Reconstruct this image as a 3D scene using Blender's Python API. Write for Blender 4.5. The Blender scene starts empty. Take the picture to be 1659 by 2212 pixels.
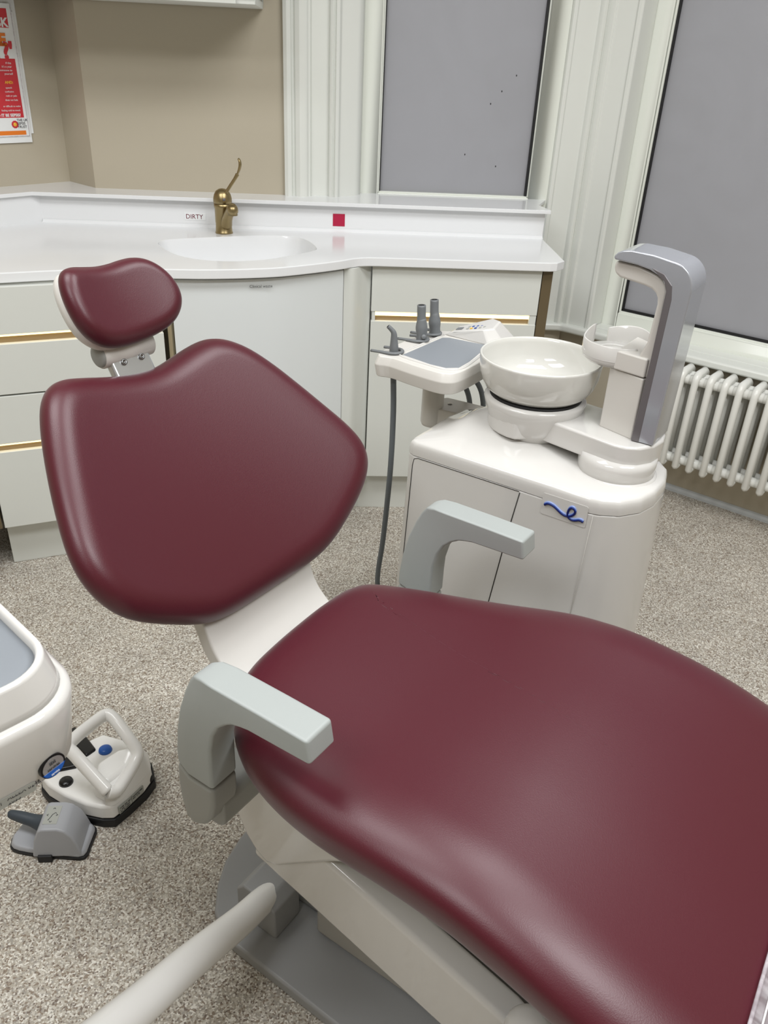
import bpy, bmesh, math, random
from mathutils import Vector, Matrix
random.seed(7)
C = bpy.context.scene.collection
SC = bpy.context.scene
R = math.radians

# ------------------------------------------------------------------ camera
CAM_R = Vector((0.996893, -0.058877, 0.051800))
cam_d = bpy.data.cameras.new('camera'); cam = bpy.data.objects.new('camera', cam_d); C.objects.link(cam)
cam_d.sensor_fit = 'VERTICAL'; cam_d.sensor_height = 36.0; cam_d.sensor_width = 27.0
cam_d.lens = 1766.19 / 2212 * 36.0
pitch, roll, yaw = R(29.504), R(2.893), R(-4.84)
cp, sp_, cr, sr = math.cos(pitch), math.sin(pitch), math.cos(roll), math.sin(roll)
fw = Vector((0, cp, -sp_)); rt = Vector((1, 0, 0)); up = rt.cross(fw)
rt2 = rt*cr + up*sr; up2 = -rt*sr + up*cr
Zr = Matrix.Rotation(yaw, 3, 'Z')
rt2, up2, fw = Zr @ rt2, Zr @ up2, Zr @ fw
M = Matrix((rt2, up2, -fw)).transposed().to_4x4(); M.translation = Vector((0, 0, 1.45))
cam.matrix_world = M
cam_d.dof.use_dof = True; cam_d.dof.focus_distance = 1.55; cam_d.dof.aperture_fstop = 20.0
cam_d.clip_start = 0.02
SC.camera = cam

# ------------------------------------------------------------------ world, exposure, lights
SC.view_settings.view_transform = 'Standard'; SC.view_settings.look = 'None'
SC.view_settings.gamma = 1.0; SC.view_settings.use_curve_mapping = False
SC.view_settings.exposure = 0.80
w = bpy.data.worlds.new('world'); SC.world = w; w.use_nodes = True
bg = w.node_tree.nodes['Background']; bg.inputs[0].default_value = (0.74, 0.745, 0.76, 1); bg.inputs[1].default_value = 0.85

def panel_light(name, x, y, sx, sy, power, col=(0.97, 0.985, 1.0)):
    l = bpy.data.lights.new(name, 'AREA'); l.shape = 'RECTANGLE'; l.size = sx; l.size_y = sy
    l.energy = power; l.color = col
    o = bpy.data.objects.new(name, l); C.objects.link(o); o.location = (x, y, 2.70)
    return o
panel_light('ceiling_lamp_a', 0.8, 1.45, 1.2, 0.6, 15)
panel_light('ceiling_lamp_b', 1.15, 0.15, 1.2, 0.6, 23)
panel_light('ceiling_lamp_c', -1.1, -0.3, 1.2, 0.6, 17)
panel_light('ceiling_lamp_d', -0.9, 1.1, 1.2, 0.6, 14)

# ------------------------------------------------------------------ materials
def lin(c):
    return tuple(((v/255)/12.92 if v/255 <= .04045 else ((v/255+.055)/1.055)**2.4) for v in c)
def mat(name, rgb, rough=.5, metal=0., spec=.5, coat=0., bump=0., bscale=200., emit=None, estr=0., trans=0., var=0.):
    m = bpy.data.materials.new(name); m.use_nodes = True
    nt = m.node_tree; b = nt.nodes['Principled BSDF']
    b.inputs['Base Color'].default_value = (*lin(rgb), 1); b.inputs['Roughness'].default_value = rough
    b.inputs['Metallic'].default_value = metal; b.inputs['Specular IOR Level'].default_value = spec
    b.inputs['Coat Weight'].default_value = coat; b.inputs['Coat Roughness'].default_value = .06
    b.inputs['Transmission Weight'].default_value = trans
    if emit: b.inputs['Emission Color'].default_value = (*lin(emit), 1); b.inputs['Emission Strength'].default_value = estr
    tc = nt.nodes.new('ShaderNodeTexCoord')
    if bump:
        n = nt.nodes.new('ShaderNodeTexNoise'); n.inputs['Scale'].default_value = bscale; n.inputs['Detail'].default_value = 3
        nt.links.new(tc.outputs['Object'], n.inputs['Vector'])
        bp = nt.nodes.new('ShaderNodeBump'); bp.inputs['Strength'].default_value = bump; bp.inputs['Distance'].default_value = .001
        nt.links.new(n.outputs['Fac'], bp.inputs['Height']); nt.links.new(bp.outputs['Normal'], b.inputs['Normal'])
    n2 = nt.nodes.new('ShaderNodeTexNoise'); n2.inputs['Scale'].default_value = 6; n2.inputs['Detail'].default_value = 4
    nt.links.new(tc.outputs['Object'], n2.inputs['Vector'])
    mr = nt.nodes.new('ShaderNodeMapRange'); mr.inputs[3].default_value = max(0, rough-.04-var); mr.inputs[4].default_value = min(1, rough+.04+var)
    nt.links.new(n2.outputs['Fac'], mr.inputs[0]); nt.links.new(mr.outputs[0], b.inputs['Roughness'])
    return m
MT = {}
MT['gloss_white'] = mat('gloss_white_shell', (211, 209, 205), .10, coat=.3)
MT['satin_white'] = mat('satin_white_shell', (214, 211, 205), .32)
MT['ceramic'] = mat('white_ceramic', (212, 211, 205), .06, coat=.6)
MT['worktop'] = mat('white_solid_surface', (232, 233, 234), .14)
MT['cab'] = mat('matt_white_laminate', (214, 216, 210), .38)
MT['cabdoor'] = mat('cool_white_laminate', (222, 226, 226), .30)
MT['bronze'] = mat('bronze_gloss_laminate', (98, 85, 62), .15)
MT['champ'] = mat('champagne_metal', (190, 178, 150), .3, metal=.7)
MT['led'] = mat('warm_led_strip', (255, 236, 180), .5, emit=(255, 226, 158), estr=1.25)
MT['recess'] = mat('warm_recess_laminate', (150, 130, 98), .35)
MT['dark'] = mat('dark_gap', (40, 38, 34), .8)
MT['paint'] = mat('white_gloss_paint', (224, 226, 220), .22, bump=.25, bscale=25)
MT['upvc'] = mat('white_window_frame', (232, 235, 226), .25)
MT['beige'] = mat('beige_wall_paint', (184, 175, 156), .6, bump=.15, bscale=150)
MT['ceil'] = mat('white_ceiling_paint', (235, 233, 228), .8)
MT['leather'] = None
MT['armgrey'] = mat('light_grey_plastic', (162, 167, 165), .45, bump=.08, bscale=900)
MT['armgrey2'] = mat('mid_grey_plastic', (150, 151, 146), .4, bump=.05, bscale=900)
MT['basegrey'] = mat('grey_base_plastic', (152, 153, 154), .42, bump=.06, bscale=700)
MT['midgrey'] = mat('warm_grey_cover', (172, 169, 162), .35)
MT['matgrey'] = mat('grey_silicone_mat', (134, 139, 145), .45)
MT['hand'] = mat('grey_handpiece_plastic', (112, 115, 117), .5, bump=.1, bscale=900)
MT['hose'] = mat('grey_rubber_hose', (100, 106, 110), .5)
MT['silver'] = mat('silver_lacquer', (168, 171, 178), .18, metal=.35, coat=.6)
MT['darksilver'] = mat('dark_silver_strip', (110, 106, 108), .3, metal=.2)
MT['alu'] = mat('brushed_aluminium', (215, 218, 220), .25, metal=.85)
MT['steel'] = mat('screw_steel', (150, 150, 150), .25, metal=1.)
MT['brass'] = mat('antique_brass', (158, 141, 104), .34, metal=1., bump=.1, bscale=300)
MT['black'] = mat('black_rubber', (22, 22, 24), .55)
MT['blackgloss'] = mat('black_plastic', (14, 14, 16), .25)
MT['pedgrey'] = mat('pedal_grey_plastic', (166, 168, 173), .38)
MT['slate'] = mat('slate_rubber', (58, 66, 74), .5)
MT['blue'] = mat('blue_button', (30, 90, 175), .35)
MT['pale'] = mat('pale_grey_label', (168, 170, 164), .4)
MT['white'] = mat('white_paper', (238, 240, 240), .35)
MT['red'] = mat('crimson_sticker', (176, 18, 62), .4)
MT['prd'] = mat('poster_red', (206, 52, 62), .35)
MT['por'] = mat('poster_orange', (236, 128, 40), .35)
MT['pye'] = mat('poster_yellow', (245, 190, 60), .35)
MT['maroon'] = mat('maroon_ink', (110, 28, 52), .5)
MT['ink'] = mat('dark_ink', (52, 52, 54), .5)
MT['navy'] = mat('navy_ink', (10, 22, 92), .3)
MT['blueink'] = mat('mid_blue_ink', (40, 74, 150), .3)
MT['lightblue'] = mat('light_blue_ink', (132, 150, 200), .3)
MT['radiator'] = mat('radiator_enamel', (232, 232, 226), .2)
MT['ped'] = mat('pedal_white_plastic', (240, 239, 236), .2)
MT['skirt'] = mat('pale_grey_skirting', (196, 200, 202), .35)

def leather():
    m = bpy.data.materials.new('burgundy_leatherette'); m.use_nodes = True; nt = m.node_tree; b = nt.nodes['Principled BSDF']
    b.inputs['Base Color'].default_value = (*lin((74, 6, 25)), 1)
    b.inputs['Roughness'].default_value = .40; b.inputs['Specular IOR Level'].default_value = .62
    b.inputs['Sheen Weight'].default_value = .12; b.inputs['Sheen Roughness'].default_value = .4
    tc = nt.nodes.new('ShaderNodeTexCoord')
    v = nt.nodes.new('ShaderNodeTexVoronoi'); v.inputs['Scale'].default_value = 700
    n = nt.nodes.new('ShaderNodeTexNoise'); n.inputs['Scale'].default_value = 400; n.inputs['Detail'].default_value = 3
    nt.links.new(tc.outputs['Object'], v.inputs['Vector']); nt.links.new(tc.outputs['Object'], n.inputs['Vector'])
    mx = nt.nodes.new('ShaderNodeMath'); mx.operation = 'ADD'
    nt.links.new(v.outputs['Distance'], mx.inputs[0]); nt.links.new(n.outputs['Fac'], mx.inputs[1])
    bp = nt.nodes.new('ShaderNodeBump'); bp.inputs['Strength'].default_value = .10; bp.inputs['Distance'].default_value = .0006
    nt.links.new(mx.outputs[0], bp.inputs['Height']); nt.links.new(bp.outputs['Normal'], b.inputs['Normal'])
    return m
MT['leather'] = leather()

def floor_mat():
    m = bpy.data.materials.new('speckled_vinyl'); m.use_nodes = True; nt = m.node_tree; b = nt.nodes['Principled BSDF']
    tc = nt.nodes.new('ShaderNodeTexCoord')
    n0 = nt.nodes.new('ShaderNodeTexNoise'); n0.inputs['Scale'].default_value = 60; n0.inputs['Detail'].default_value = 2
    mixv = nt.nodes.new('ShaderNodeVectorMath'); mixv.operation = 'MULTIPLY_ADD'; mixv.inputs[1].default_value = (.006, .006, .006)
    nt.links.new(tc.outputs['Object'], n0.inputs['Vector']); nt.links.new(n0.outputs['Color'], mixv.inputs[0]); nt.links.new(tc.outputs['Object'], mixv.inputs[2])
    v = nt.nodes.new('ShaderNodeTexVoronoi'); v.inputs['Scale'].default_value = 330; v.inputs['Randomness'].default_value = 1
    nt.links.new(mixv.outputs[0], v.inputs['Vector'])
    sep = nt.nodes.new('ShaderNodeSeparateColor'); nt.links.new(v.outputs['Color'], sep.inputs[0])
    cr_ = nt.nodes.new('ShaderNodeValToRGB'); e = cr_.color_ramp; e.interpolation = 'CONSTANT'
    cols = [(0, (134, 120, 105)), (.12, (166, 158, 145)), (.34, (188, 182, 171)), (.60, (153, 147, 138)), (.76, (214, 210, 201)), (.93, (112, 99, 89))]
    e.elements[0].position = 0; e.elements[0].color = (*lin(cols[0][1]), 1)
    e.elements[1].position = cols[1][0]; e.elements[1].color = (*lin(cols[1][1]), 1)
    for p, c in cols[2:]:
        el = e.elements.new(p); el.color = (*lin(c), 1)
    nt.links.new(sep.outputs[0], cr_.inputs[0])
    n1 = nt.nodes.new('ShaderNodeTexNoise'); n1.inputs['Scale'].default_value = 7; n1.inputs['Detail'].default_value = 5
    nt.links.new(tc.outputs['Object'], n1.inputs['Vector'])
    mr = nt.nodes.new('ShaderNodeMapRange'); mr.inputs[1].default_value = .3; mr.inputs[2].default_value = .7; mr.inputs[3].default_value = .95; mr.inputs[4].default_value = 1.16
    nt.links.new(n1.outputs['Fac'], mr.inputs[0])
    mu = nt.nodes.new('ShaderNodeMix'); mu.data_type = 'RGBA'; mu.blend_type = 'MULTIPLY'; mu.inputs[0].default_value = 1
    nt.links.new(cr_.outputs[0], mu.inputs[6]); nt.links.new(mr.outputs[0], mu.inputs[7]); nt.links.new(mu.outputs[2], b.inputs['Base Color'])
    b.inputs['Roughness'].default_value = .5
    bp = nt.nodes.new('ShaderNodeBump'); bp.inputs['Strength'].default_value = .15; bp.inputs['Distance'].default_value = .0005
    nt.links.new(v.outputs['Distance'], bp.inputs['Height']); nt.links.new(bp.outputs['Normal'], b.inputs['Normal'])
    return m
MT['floor'] = floor_mat()

def glass_mat():     # frosted film on the inside of the glazing: scatters both sides
    m = bpy.data.materials.new('grey_frosted_glazing'); m.use_nodes = True; nt = m.node_tree
    out = nt.nodes['Material Output']; b = nt.nodes['Principled BSDF']
    b.inputs['Base Color'].default_value = (*lin((160, 160, 163)), 1); b.inputs['Roughness'].default_value = .35
    tr = nt.nodes.new('ShaderNodeBsdfTranslucent'); tr.inputs[0].default_value = (.80, .80, .82, 1)
    mx = nt.nodes.new('ShaderNodeMixShader'); mx.inputs[0].default_value = .45
    tc = nt.nodes.new('ShaderNodeTexCoord'); n = nt.nodes.new('ShaderNodeTexNoise'); n.inputs['Scale'].default_value = 3; n.inputs['Distortion'].default_value = 2.5
    nt.links.new(tc.outputs['Object'], n.inputs['Vector'])
    mr = nt.nodes.new('ShaderNodeMapRange'); mr.inputs[3].default_value = .36; mr.inputs[4].default_value = .46
    nt.links.new(n.outputs['Fac'], mr.inputs[0]); nt.links.new(mr.outputs[0], mx.inputs[0])
    nt.links.new(b.outputs[0], mx.inputs[1]); nt.links.new(tr.outputs[0], mx.inputs[2]); nt.links.new(mx.outputs[0], out.inputs[0])
    return m
MT['glass'] = glass_mat()
def clear_plastic():
    m = bpy.data.materials.new('clear_vinyl'); m.use_nodes = True; nt = m.node_tree; b = nt.nodes['Principled BSDF']; out = nt.nodes['Material Output']
    b.inputs['Base Color'].default_value = (.85, .82, .84, 1); b.inputs['Roughness'].default_value = .12
    t = nt.nodes.new('ShaderNodeBsdfTransparent'); t.inputs[0].default_value = (.95, .93, .95, 1)
    mx = nt.nodes.new('ShaderNodeMixShader')
    tc = nt.nodes.new('ShaderNodeTexCoord'); n = nt.nodes.new('ShaderNodeTexNoise'); n.inputs['Scale'].default_value = 30; n.inputs['Distortion'].default_value = 1.5
    nt.links.new(tc.outputs['Object'], n.inputs['Vector'])
    mr = nt.nodes.new('ShaderNodeMapRange'); mr.inputs[1].default_value = .4; mr.inputs[2].default_value = .65; mr.inputs[3].default_value = .85; mr.inputs[4].default_value = .6
    nt.links.new(n.outputs['Fac'], mr.inputs[0]); nt.links.new(mr.outputs[0], mx.inputs[0])
    nt.links.new(b.outputs[0], mx.inputs[1]); nt.links.new(t.outputs[0], mx.inputs[2]); nt.links.new(mx.outputs[0], out.inputs[0])
    return m
MT['clear'] = clear_plastic()

# ------------------------------------------------------------------ helpers
def link(name, me, m, parent=None, smooth=False, bev=0., seg=3, sub=0, ang=35):
    if isinstance(m, str): m = MT[m]
    o = bpy.data.objects.new(name, me); C.objects.link(o); me.materials.append(m)
    if parent is not None: o.parent = parent
    if smooth or bev: 
        for p in me.polygons: p.use_smooth = True
    if bev:
        b = o.modifiers.new('bevel', 'BEVEL'); b.width = bev; b.segments = seg; b.limit_method = 'ANGLE'; b.angle_limit = R(ang)
        wn = o.modifiers.new('wn', 'WEIGHTED_NORMAL'); wn.keep_sharp = True; wn.weight = 80
    if sub:
        s = o.modifiers.new('sub', 'SUBSURF'); s.levels = sub; s.render_levels = sub
    return o
def mesh(name, verts, faces, m, parent=None, **k):
    me = bpy.data.meshes.new(name); me.from_pydata([tuple(v) for v in verts], [], faces); me.validate(); me.update()
    bm = bmesh.new(); bm.from_mesh(me)
    bmesh.ops.remove_doubles(bm, verts=bm.verts, dist=1e-6); bmesh.ops.recalc_face_normals(bm, faces=bm.faces); bm.to_mesh(me); bm.free()
    return link(name, me, m, parent, **k)
def boxes(bs):
    V, F = [], []
    for (x0, x1), (y0, y1), (z0, z1) in bs:
        n = len(V)
        V += [(x, y, z) for x in (x0, x1) for y in (y0, y1) for z in (z0, z1)]
        F += [tuple(n+i for i in f) for f in ((0, 1, 3, 2), (4, 6, 7, 5), (0, 4, 5, 1), (2, 3, 7, 6), (0, 2, 6, 4), (1, 5, 7, 3))]
    return V, F
def box(name, x, y, z, m, parent=None, bev=.002, **k):
    V, F = boxes([(x, y, z)]); return mesh(name, V, F, m, parent, bev=bev, **k)
def multibox(name, bs, m, parent=None, bev=.0015, **k):
    V, F = boxes(bs); return mesh(name, V, F, m, parent, bev=bev, **k)
IDF = lambda a, b, c: (a, b, c)
def prism(name, poly, z0, z1, m, parent=None, f=IDF, **k):
    """polygon (a,b) extruded along c, mapped through f(a,b,c)"""
    n = len(poly)
    V = [f(a, b, z0) for a, b in poly] + [f(a, b, z1) for a, b in poly]
    F = [tuple(range(n))[::-1], tuple(range(n, 2*n))] + [(i, (i+1) % n, n+(i+1) % n, n+i) for i in range(n)]
    return mesh(name, V, F, m, parent, **k)
def cr_spline(P, n=8, closed=True):
    out = []; N = len(P); rng = range(N) if closed else range(N-1)
    g = (lambda i: Vector(P[i % N])) if closed else (lambda i: Vector(P[min(max(i, 0), N-1)]))
    for i in rng:
        p0, p1, p2, p3 = g(i-1), g(i), g(i+1), g(i+2)
        for j in range(n):
            t = j/n
            out.append(.5*((2*p1)+(p2-p0)*t+(2*p0-5*p1+4*p2-p3)*t*t+(3*p1-p0-3*p2+p3)*t**3))
    if not closed: out.append(g(N-1))
    return out
def tube(name, pts, rad, m, parent=None, sides=20, smoothn=6, cap=True, flat=1.0, **k):
    pts = [Vector(p) for p in pts]
    if not isinstance(rad, (list, tuple)): rad = [rad]*len(pts)
    if smoothn > 1:
        P4 = [(p.x, p.y, p.z, r_) for p, r_ in zip(pts, rad)]
        S = cr_spline(P4, smoothn, False); pts = [Vector(s[:3]) for s in S]; rad = [s[3] for s in S]
    V, F = [], []; ref = None
    for i, p in enumerate(pts):
        t = (pts[min(i+1, len(pts)-1)]-pts[max(i-1, 0)]).normalized()
        if ref is None:
            ref = Vector((0, 0, 1)) if abs(t.z) < .9 else Vector((1, 0, 0))
        a = (ref - t*ref.dot(t)).normalized(); ref = a; b = t.cross(a)
        for j in range(sides):
            th = 2*math.pi*j/sides; V.append(p + a*math.cos(th)*rad[i]*flat + b*math.sin(th)*rad[i])
    for i in range(len(pts)-1):
        for j in range(sides):
            F.append((i*sides+j, i*sides+(j+1) % sides, (i+1)*sides+(j+1) % sides, (i+1)*sides+j))
    if cap: F += [tuple(range(sides))[::-1], tuple(range((len(pts)-1)*sides, len(pts)*sides))]
    return mesh(name, V, F, m, parent, smooth=True, **k)
def lathe(name, prof, c, m, parent=None, sides=48, axis=Vector((0, 0, 1)), close=True, **k):
    """profile of (r, h) about axis through c"""
    axis = Vector(axis).normalized(); a = axis.orthogonal().normalized(); b = axis.cross(a); c = Vector(c)
    V, F = [], []
    for r_, h in prof:
        for j in range(sides):
            th = 2*math.pi*j/sides; V.append(c+axis*h+(a*math.cos(th)+b*math.sin(th))*r_)
    for i in range(len(prof)-1):
        for j in range(sides):
            F.append((i*sides+j, i*sides+(j+1) % sides, (i+1)*sides+(j+1) % sides, (i+1)*sides+j))
    if close: F += [tuple(range(sides))[::-1], tuple(range((len(prof)-1)*sides, len(prof)*sides))]
    return mesh(name, V, F, m, parent, smooth=True, **k)
def empty(name, loc, rz=0, **props):
    o = bpy.data.objects.new(name, None); C.objects.link(o); o.location = loc; o.rotation_euler = (0, 0, rz); o.empty_display_size = .05
    for a, b in props.items(): o[a] = b
    return o
def tag(o, label, category, group=None):
    o['label'] = label; o['category'] = category
    if group: o['group'] = group
    return o
def struct(o): o['kind'] = 'structure'; return o
def text(name, body, size, m, parent, origin, ux, uy, bold=0., align='LEFT', off=.0004):
    cu = bpy.data.curves.new(name, 'FONT'); cu.body = body; cu.size = size; cu.align_x = align; cu.extrude = .0002; cu.offset = bold; cu.resolution_u = 3
    o = bpy.data.objects.new(name, cu); C.objects.link(o)
    me = bpy.data.meshes.new_from_object(o.evaluated_get(bpy.context.evaluated_depsgraph_get())); bpy.data.objects.remove(o)
    ux = Vector(ux).normalized(); uy = Vector(uy).normalized(); uz = ux.cross(uy)
    Mx = Matrix((ux, uy, uz)).transposed().to_4x4(); Mx.translation = Vector(origin)+uz*off
    me.transform(Mx); me.materials.clear()
    return link(name, me, m, parent)
def cushion(name, outline, f, rad, th, m, parent, centre, back=True, rings=9, dome=0.0, rseg=9, bot=.8):
    """padded upholstery: outline in (u,v), f(u,v,h) maps to space; edge rounded by rad (plan) and th (height)"""
    P = [Vector(p) for p in outline]; n = len(P)
    area = sum(P[i].x*P[(i+1) % n].y-P[(i+1) % n].x*P[i].y for i in range(n))
    if area < 0: P = P[::-1]
    N = []
    for i in range(n):
        t = (P[(i+1) % n]-P[i-1]).normalized(); N.append(Vector((-t.y, t.x)))   # inward
    ringsL = []
    a0 = -80 if back else 0
    for k in range(rseg*2+1 if back else rseg+1):
        a = R(a0 + (90-a0)*k/(rseg*2 if back else rseg))
        d = rad*(1-math.cos(a)); h = th*math.sin(a) if a > 0 else th*bot*math.sin(a)
        ringsL.append([(P[i].x+N[i].x*d, P[i].y+N[i].y*d, h) for i in range(n)])
    last = ringsL[-1]; cx, cy = centre
    for k in range(1, rings+1):
        s = k/rings
        ringsL.append([((1-s)*p[0]+s*cx, (1-s)*p[1]+s*cy, p[2]+dome*(1-(1-s)**2)) if k < rings else None for p in last])
    ringsL = ringsL[:-1]
    V, F = [], []
    for rr in ringsL: V += [f(*p) for p in rr]
    for i in range(len(ringsL)-1):
        for j in range(n): F.append((i*n+j, i*n+(j+1) % n, (i+1)*n+(j+1) % n, (i+1)*n+j))
    V.append(f(cx, cy, th+dome)); c = len(V)-1; b = (len(ringsL)-1)*n
    for j in range(n): F.append((b+j, b+(j+1) % n, c))
    F.append(tuple(range(n))[::-1])
    return mesh(name, V, F, m, parent, smooth=True)
def rrect(x0, x1, y0, y1, r, n=6):
    if not isinstance(r, (list, tuple)): r = [r]*4
    out = []
    for (cx, cy, a0), q in zip(((x1, y0, -90), (x1, y1, 0), (x0, y1, 90), (x0, y0, 180)), r):
        ccx = cx-q if cx == x1 else cx+q; ccy = cy+q if cy == y0 else cy-q
        for i in range(n+1):
            a = R(a0+90*i/n); out.append((ccx+q*math.cos(a), ccy+q*math.sin(a)))
    return out

# ------------------------------------------------------------------ the room
ZC = 2.72
YW = 3.005          # plaster of the back wall
AB = R(-42.3); db = Vector((math.cos(AB), math.sin(AB), 0)); nb = Vector((-math.sin(AB), math.cos(AB), 0)); B0 = Vector((1.325, 2.78, 0))
def BW(q, off, z): v = B0+db*q+nb*off; return (v.x, v.y, z)
struct(box('floor', (-3.6, 3.4), (-2.6, 3.6), (-.05, 0), 'floor', bev=0))
struct(box('ceiling', (-3.6, 3.4), (-2.6, 3.6), (ZC, ZC+.05), 'ceil', bev=0))
struct(box('wall_back', (-.781, -.128), (YW, YW+.18), (0, ZC), 'beige', bev=0))
# chamfered corner and left wall at 45 degrees
A1 = Vector((-.898, 3.129, 0)); A2 = Vector((-.781, YW, 0)); dl = Vector((-.711, -.703, 0)); nl_ = Vector((-.703, .711, 0))
def quadwall(name, a, b, out, z0, z1, m):
    a, b, out = Vector(a), Vector(b), Vector(out)
    pl = [(a.x, a.y), (b.x, b.y), (b.x+out.x, b.y+out.y), (a.x+out.x, a.y+out.y)]
    return prism(name, pl, z0, z1, m)
struct(quadwall('wall_corner', A1, A2, Vector((.08, .09, 0)), 0, ZC, 'beige'))
struct(quadwall('wall_left', A1, A1+dl*3.0, nl_*.12, 0, ZC, 'beige'))
struct(box('wall_far_left', (-3.6, -3.5), (-2.6, 1.2), (0, ZC), 'beige', bev=0))
struct(box('wall_rear', (-3.6, 3.4), (-2.7, -2.6), (0, ZC), 'beige', bev=0))
struct(box('wall_far_right', (3.3, 3.4), (-2.6, 1.3), (0, ZC), 'beige', bev=0))
# wall under the windows
struct(box('wall_window', (-.128, .93), (3.13, 3.25), (0, .535), 'beige', bev=0))
struct(quadwall('wall_right', BW(-.56, 0, 0), BW(2.3, 0, 0), nb*.12, 0, .515, 'beige'))
struct(quadwall('wall_right_upper', BW(1.35, -.01, 0), BW(2.9, -.01, 0), nb*.12, .5, ZC, 'beige'))
prof = [(0, 0), (.014, 0), (.013, .010), (.009, .018), (.002, .022), (0, .022)]
V = []; n = len(prof)
for q in (-.52, 2.3): V += [BW(q, -a, b) for a, b in prof]
struct(mesh('baseboard_right', V, [tuple(range(n)), tuple(range(n, 2*n))]+[(i, (i+1) % n, n+(i+1) % n, n+i) for i in range(n)], 'skirt'))

# architrave left of the first window: moulded profile in plan, standing on the ledge
arch = [(-.142, YW), (-.142, 2.985), (-.130, 2.978), (-.118, 2.982), (-.114, 2.994), (-.108, 2.994), (-.104, 2.984), (-.090, 2.976), (-.074, 2.978), (-.066, 2.985), (-.062, 2.995),
        (-.056, 2.996), (-.052, 3.012), (.004, 3.018), (.008, 3.000), (.016, 2.994), (.022, 3.003), (.028, 2.992), (.038, 2.998), (.044, 3.014), (.098, 3.046), (.118, 3.080), (.120, 3.135), (.10, 3.25), (-.142, 3.25)]
struct(prism('trim_1', arch, .0, ZC, 'paint', bev=.0015, seg=2))
# window 1
w1 = struct(empty('window_1', (.456, 3.13, .99)))
def w1p(o): o.parent = w1; o.matrix_parent_inverse = Matrix.Translation((-.456, -3.13, -.99)); return o
w1p(multibox('window_frame', [((.118, .182), (3.116, 3.17), (.955, ZC)), ((.735, .803), (3.116, 3.17), (.955, ZC)), ((.182, .735), (3.116, 3.17), (.955, 1.0))], 'upvc', bev=.004))
w1p(multibox('glazing_bead', [((.180, .188), (3.124, 3.15), (1.0, ZC)), ((.728, .737), (3.124, 3.15), (1.0, ZC)), ((.188, .728), (3.124, 3.15), (.998, 1.004))], 'upvc', bev=.002))
w1p(multibox('rubber_seal', [((.188, .192), (3.128, 3.15), (1.004, ZC)), ((.720, .728), (3.128, 3.15), (1.004, ZC))], 'black', bev=0))
w1p(box('window_pane', (.186, .732), (3.14, 3.146), (1.0, ZC), 'glass', bev=0))
spots = [(.60, 1.34), (.565, 1.30), (.645, 1.39), (.49, 1.135), (.605, 1.10)]
Vv, Ff = [], []
for x, z in spots:
    n = len(Vv)
    for j in range(8): Vv.append((x+.0022*math.cos(j*.785), 3.1395, z+.0034*math.sin(j*.785)))
    Ff.append(tuple(range(n, n+8)))
w1p(mesh('paint_speck', Vv, Ff, 'ink'))
# post between the windows: flat face, bead and splayed panel down to the sill bead
post = [(.800, 3.25), (.800, 3.116), (.806, 3.104), (.818, 3.104), (.822, 3.110), (.893, 3.112), (.897, 3.100), (.905, 3.094), (.915, 3.098), (.921, 3.108)]
for q, off in ((-.508, -.034), (-.494, -.034), (-.490, -.026), (-.420, -.026), (-.415, -.034), (-.403, -.034), (-.398, -.028)):
    v = BW(q, off, 0); post.append((v[0], v[1]))
v = BW(-.396, .12, 0); post.append((v[0], v[1])); v = BW(-.5, .16, 0); post.append((v[0], v[1]))
struct(prism('trim_2', post, .535, ZC, 'paint', bev=.002, seg=2))
sb = [(.70, 3.20), (.70, 3.094), (.905, 3.086)]
for q, off in ((-.497, -.052), (.0, -.052), (2.3, -.052), (2.3, .14), (-.45, .14)):
    v = BW(q, off, 0); sb.append((v[0], v[1]))
struct(prism('trim_3', sb, .518, .548, 'paint', bev=.010, seg=4))
# window 2
w2 = struct(empty('window_2', BW(.2, .08, .55)))
def wb(name, rects, m, bev=.004):
    V, F = [], []
    for (q0, q1), (o0, o1), (z0, z1) in rects:
        n = len(V); V += [BW(q, o, z) for q in (q0, q1) for o in (o0, o1) for z in (z0, z1)]
        F += [tuple(n+i for i in f) for f in ((0, 1, 3, 2), (4, 6, 7, 5), (0, 4, 5, 1), (2, 3, 7, 6), (0, 2, 6, 4), (1, 5, 7, 3))]
    o = mesh(name, V, F, m, bev=bev); o.parent = w2; o.matrix_parent_inverse = Matrix.Translation(-Vector(BW(.2, .08, .55))); return o
wb('window_frame', [((-.398, -.338), (.070, .13), (.545, ZC)), ((-.338, 1.33), (.070, .13), (.545, .606)), ((1.27, 1.33), (.070, .13), (.606, ZC))], 'upvc', .005)
wb('glazing_bead', [((-.338, -.330), (.078, .11), (.606, ZC)), ((-.338, 1.27), (.078, .11), (.604, .612))], 'upvc', .002)
wb('rubber_seal', [((-.330, -.322), (.084, .11), (.612, ZC)), ((-.330, 1.27), (.084, .11), (.612, .621))], 'black', 0)
wb('window_pane', [((-.326, 1.27), (.092, .098), (.612, ZC))], 'glass', 0)
wb('inner_ledge', [((-.396, 1.33), (.0, .07), (.546, .553))], 'paint', .002)

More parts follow.
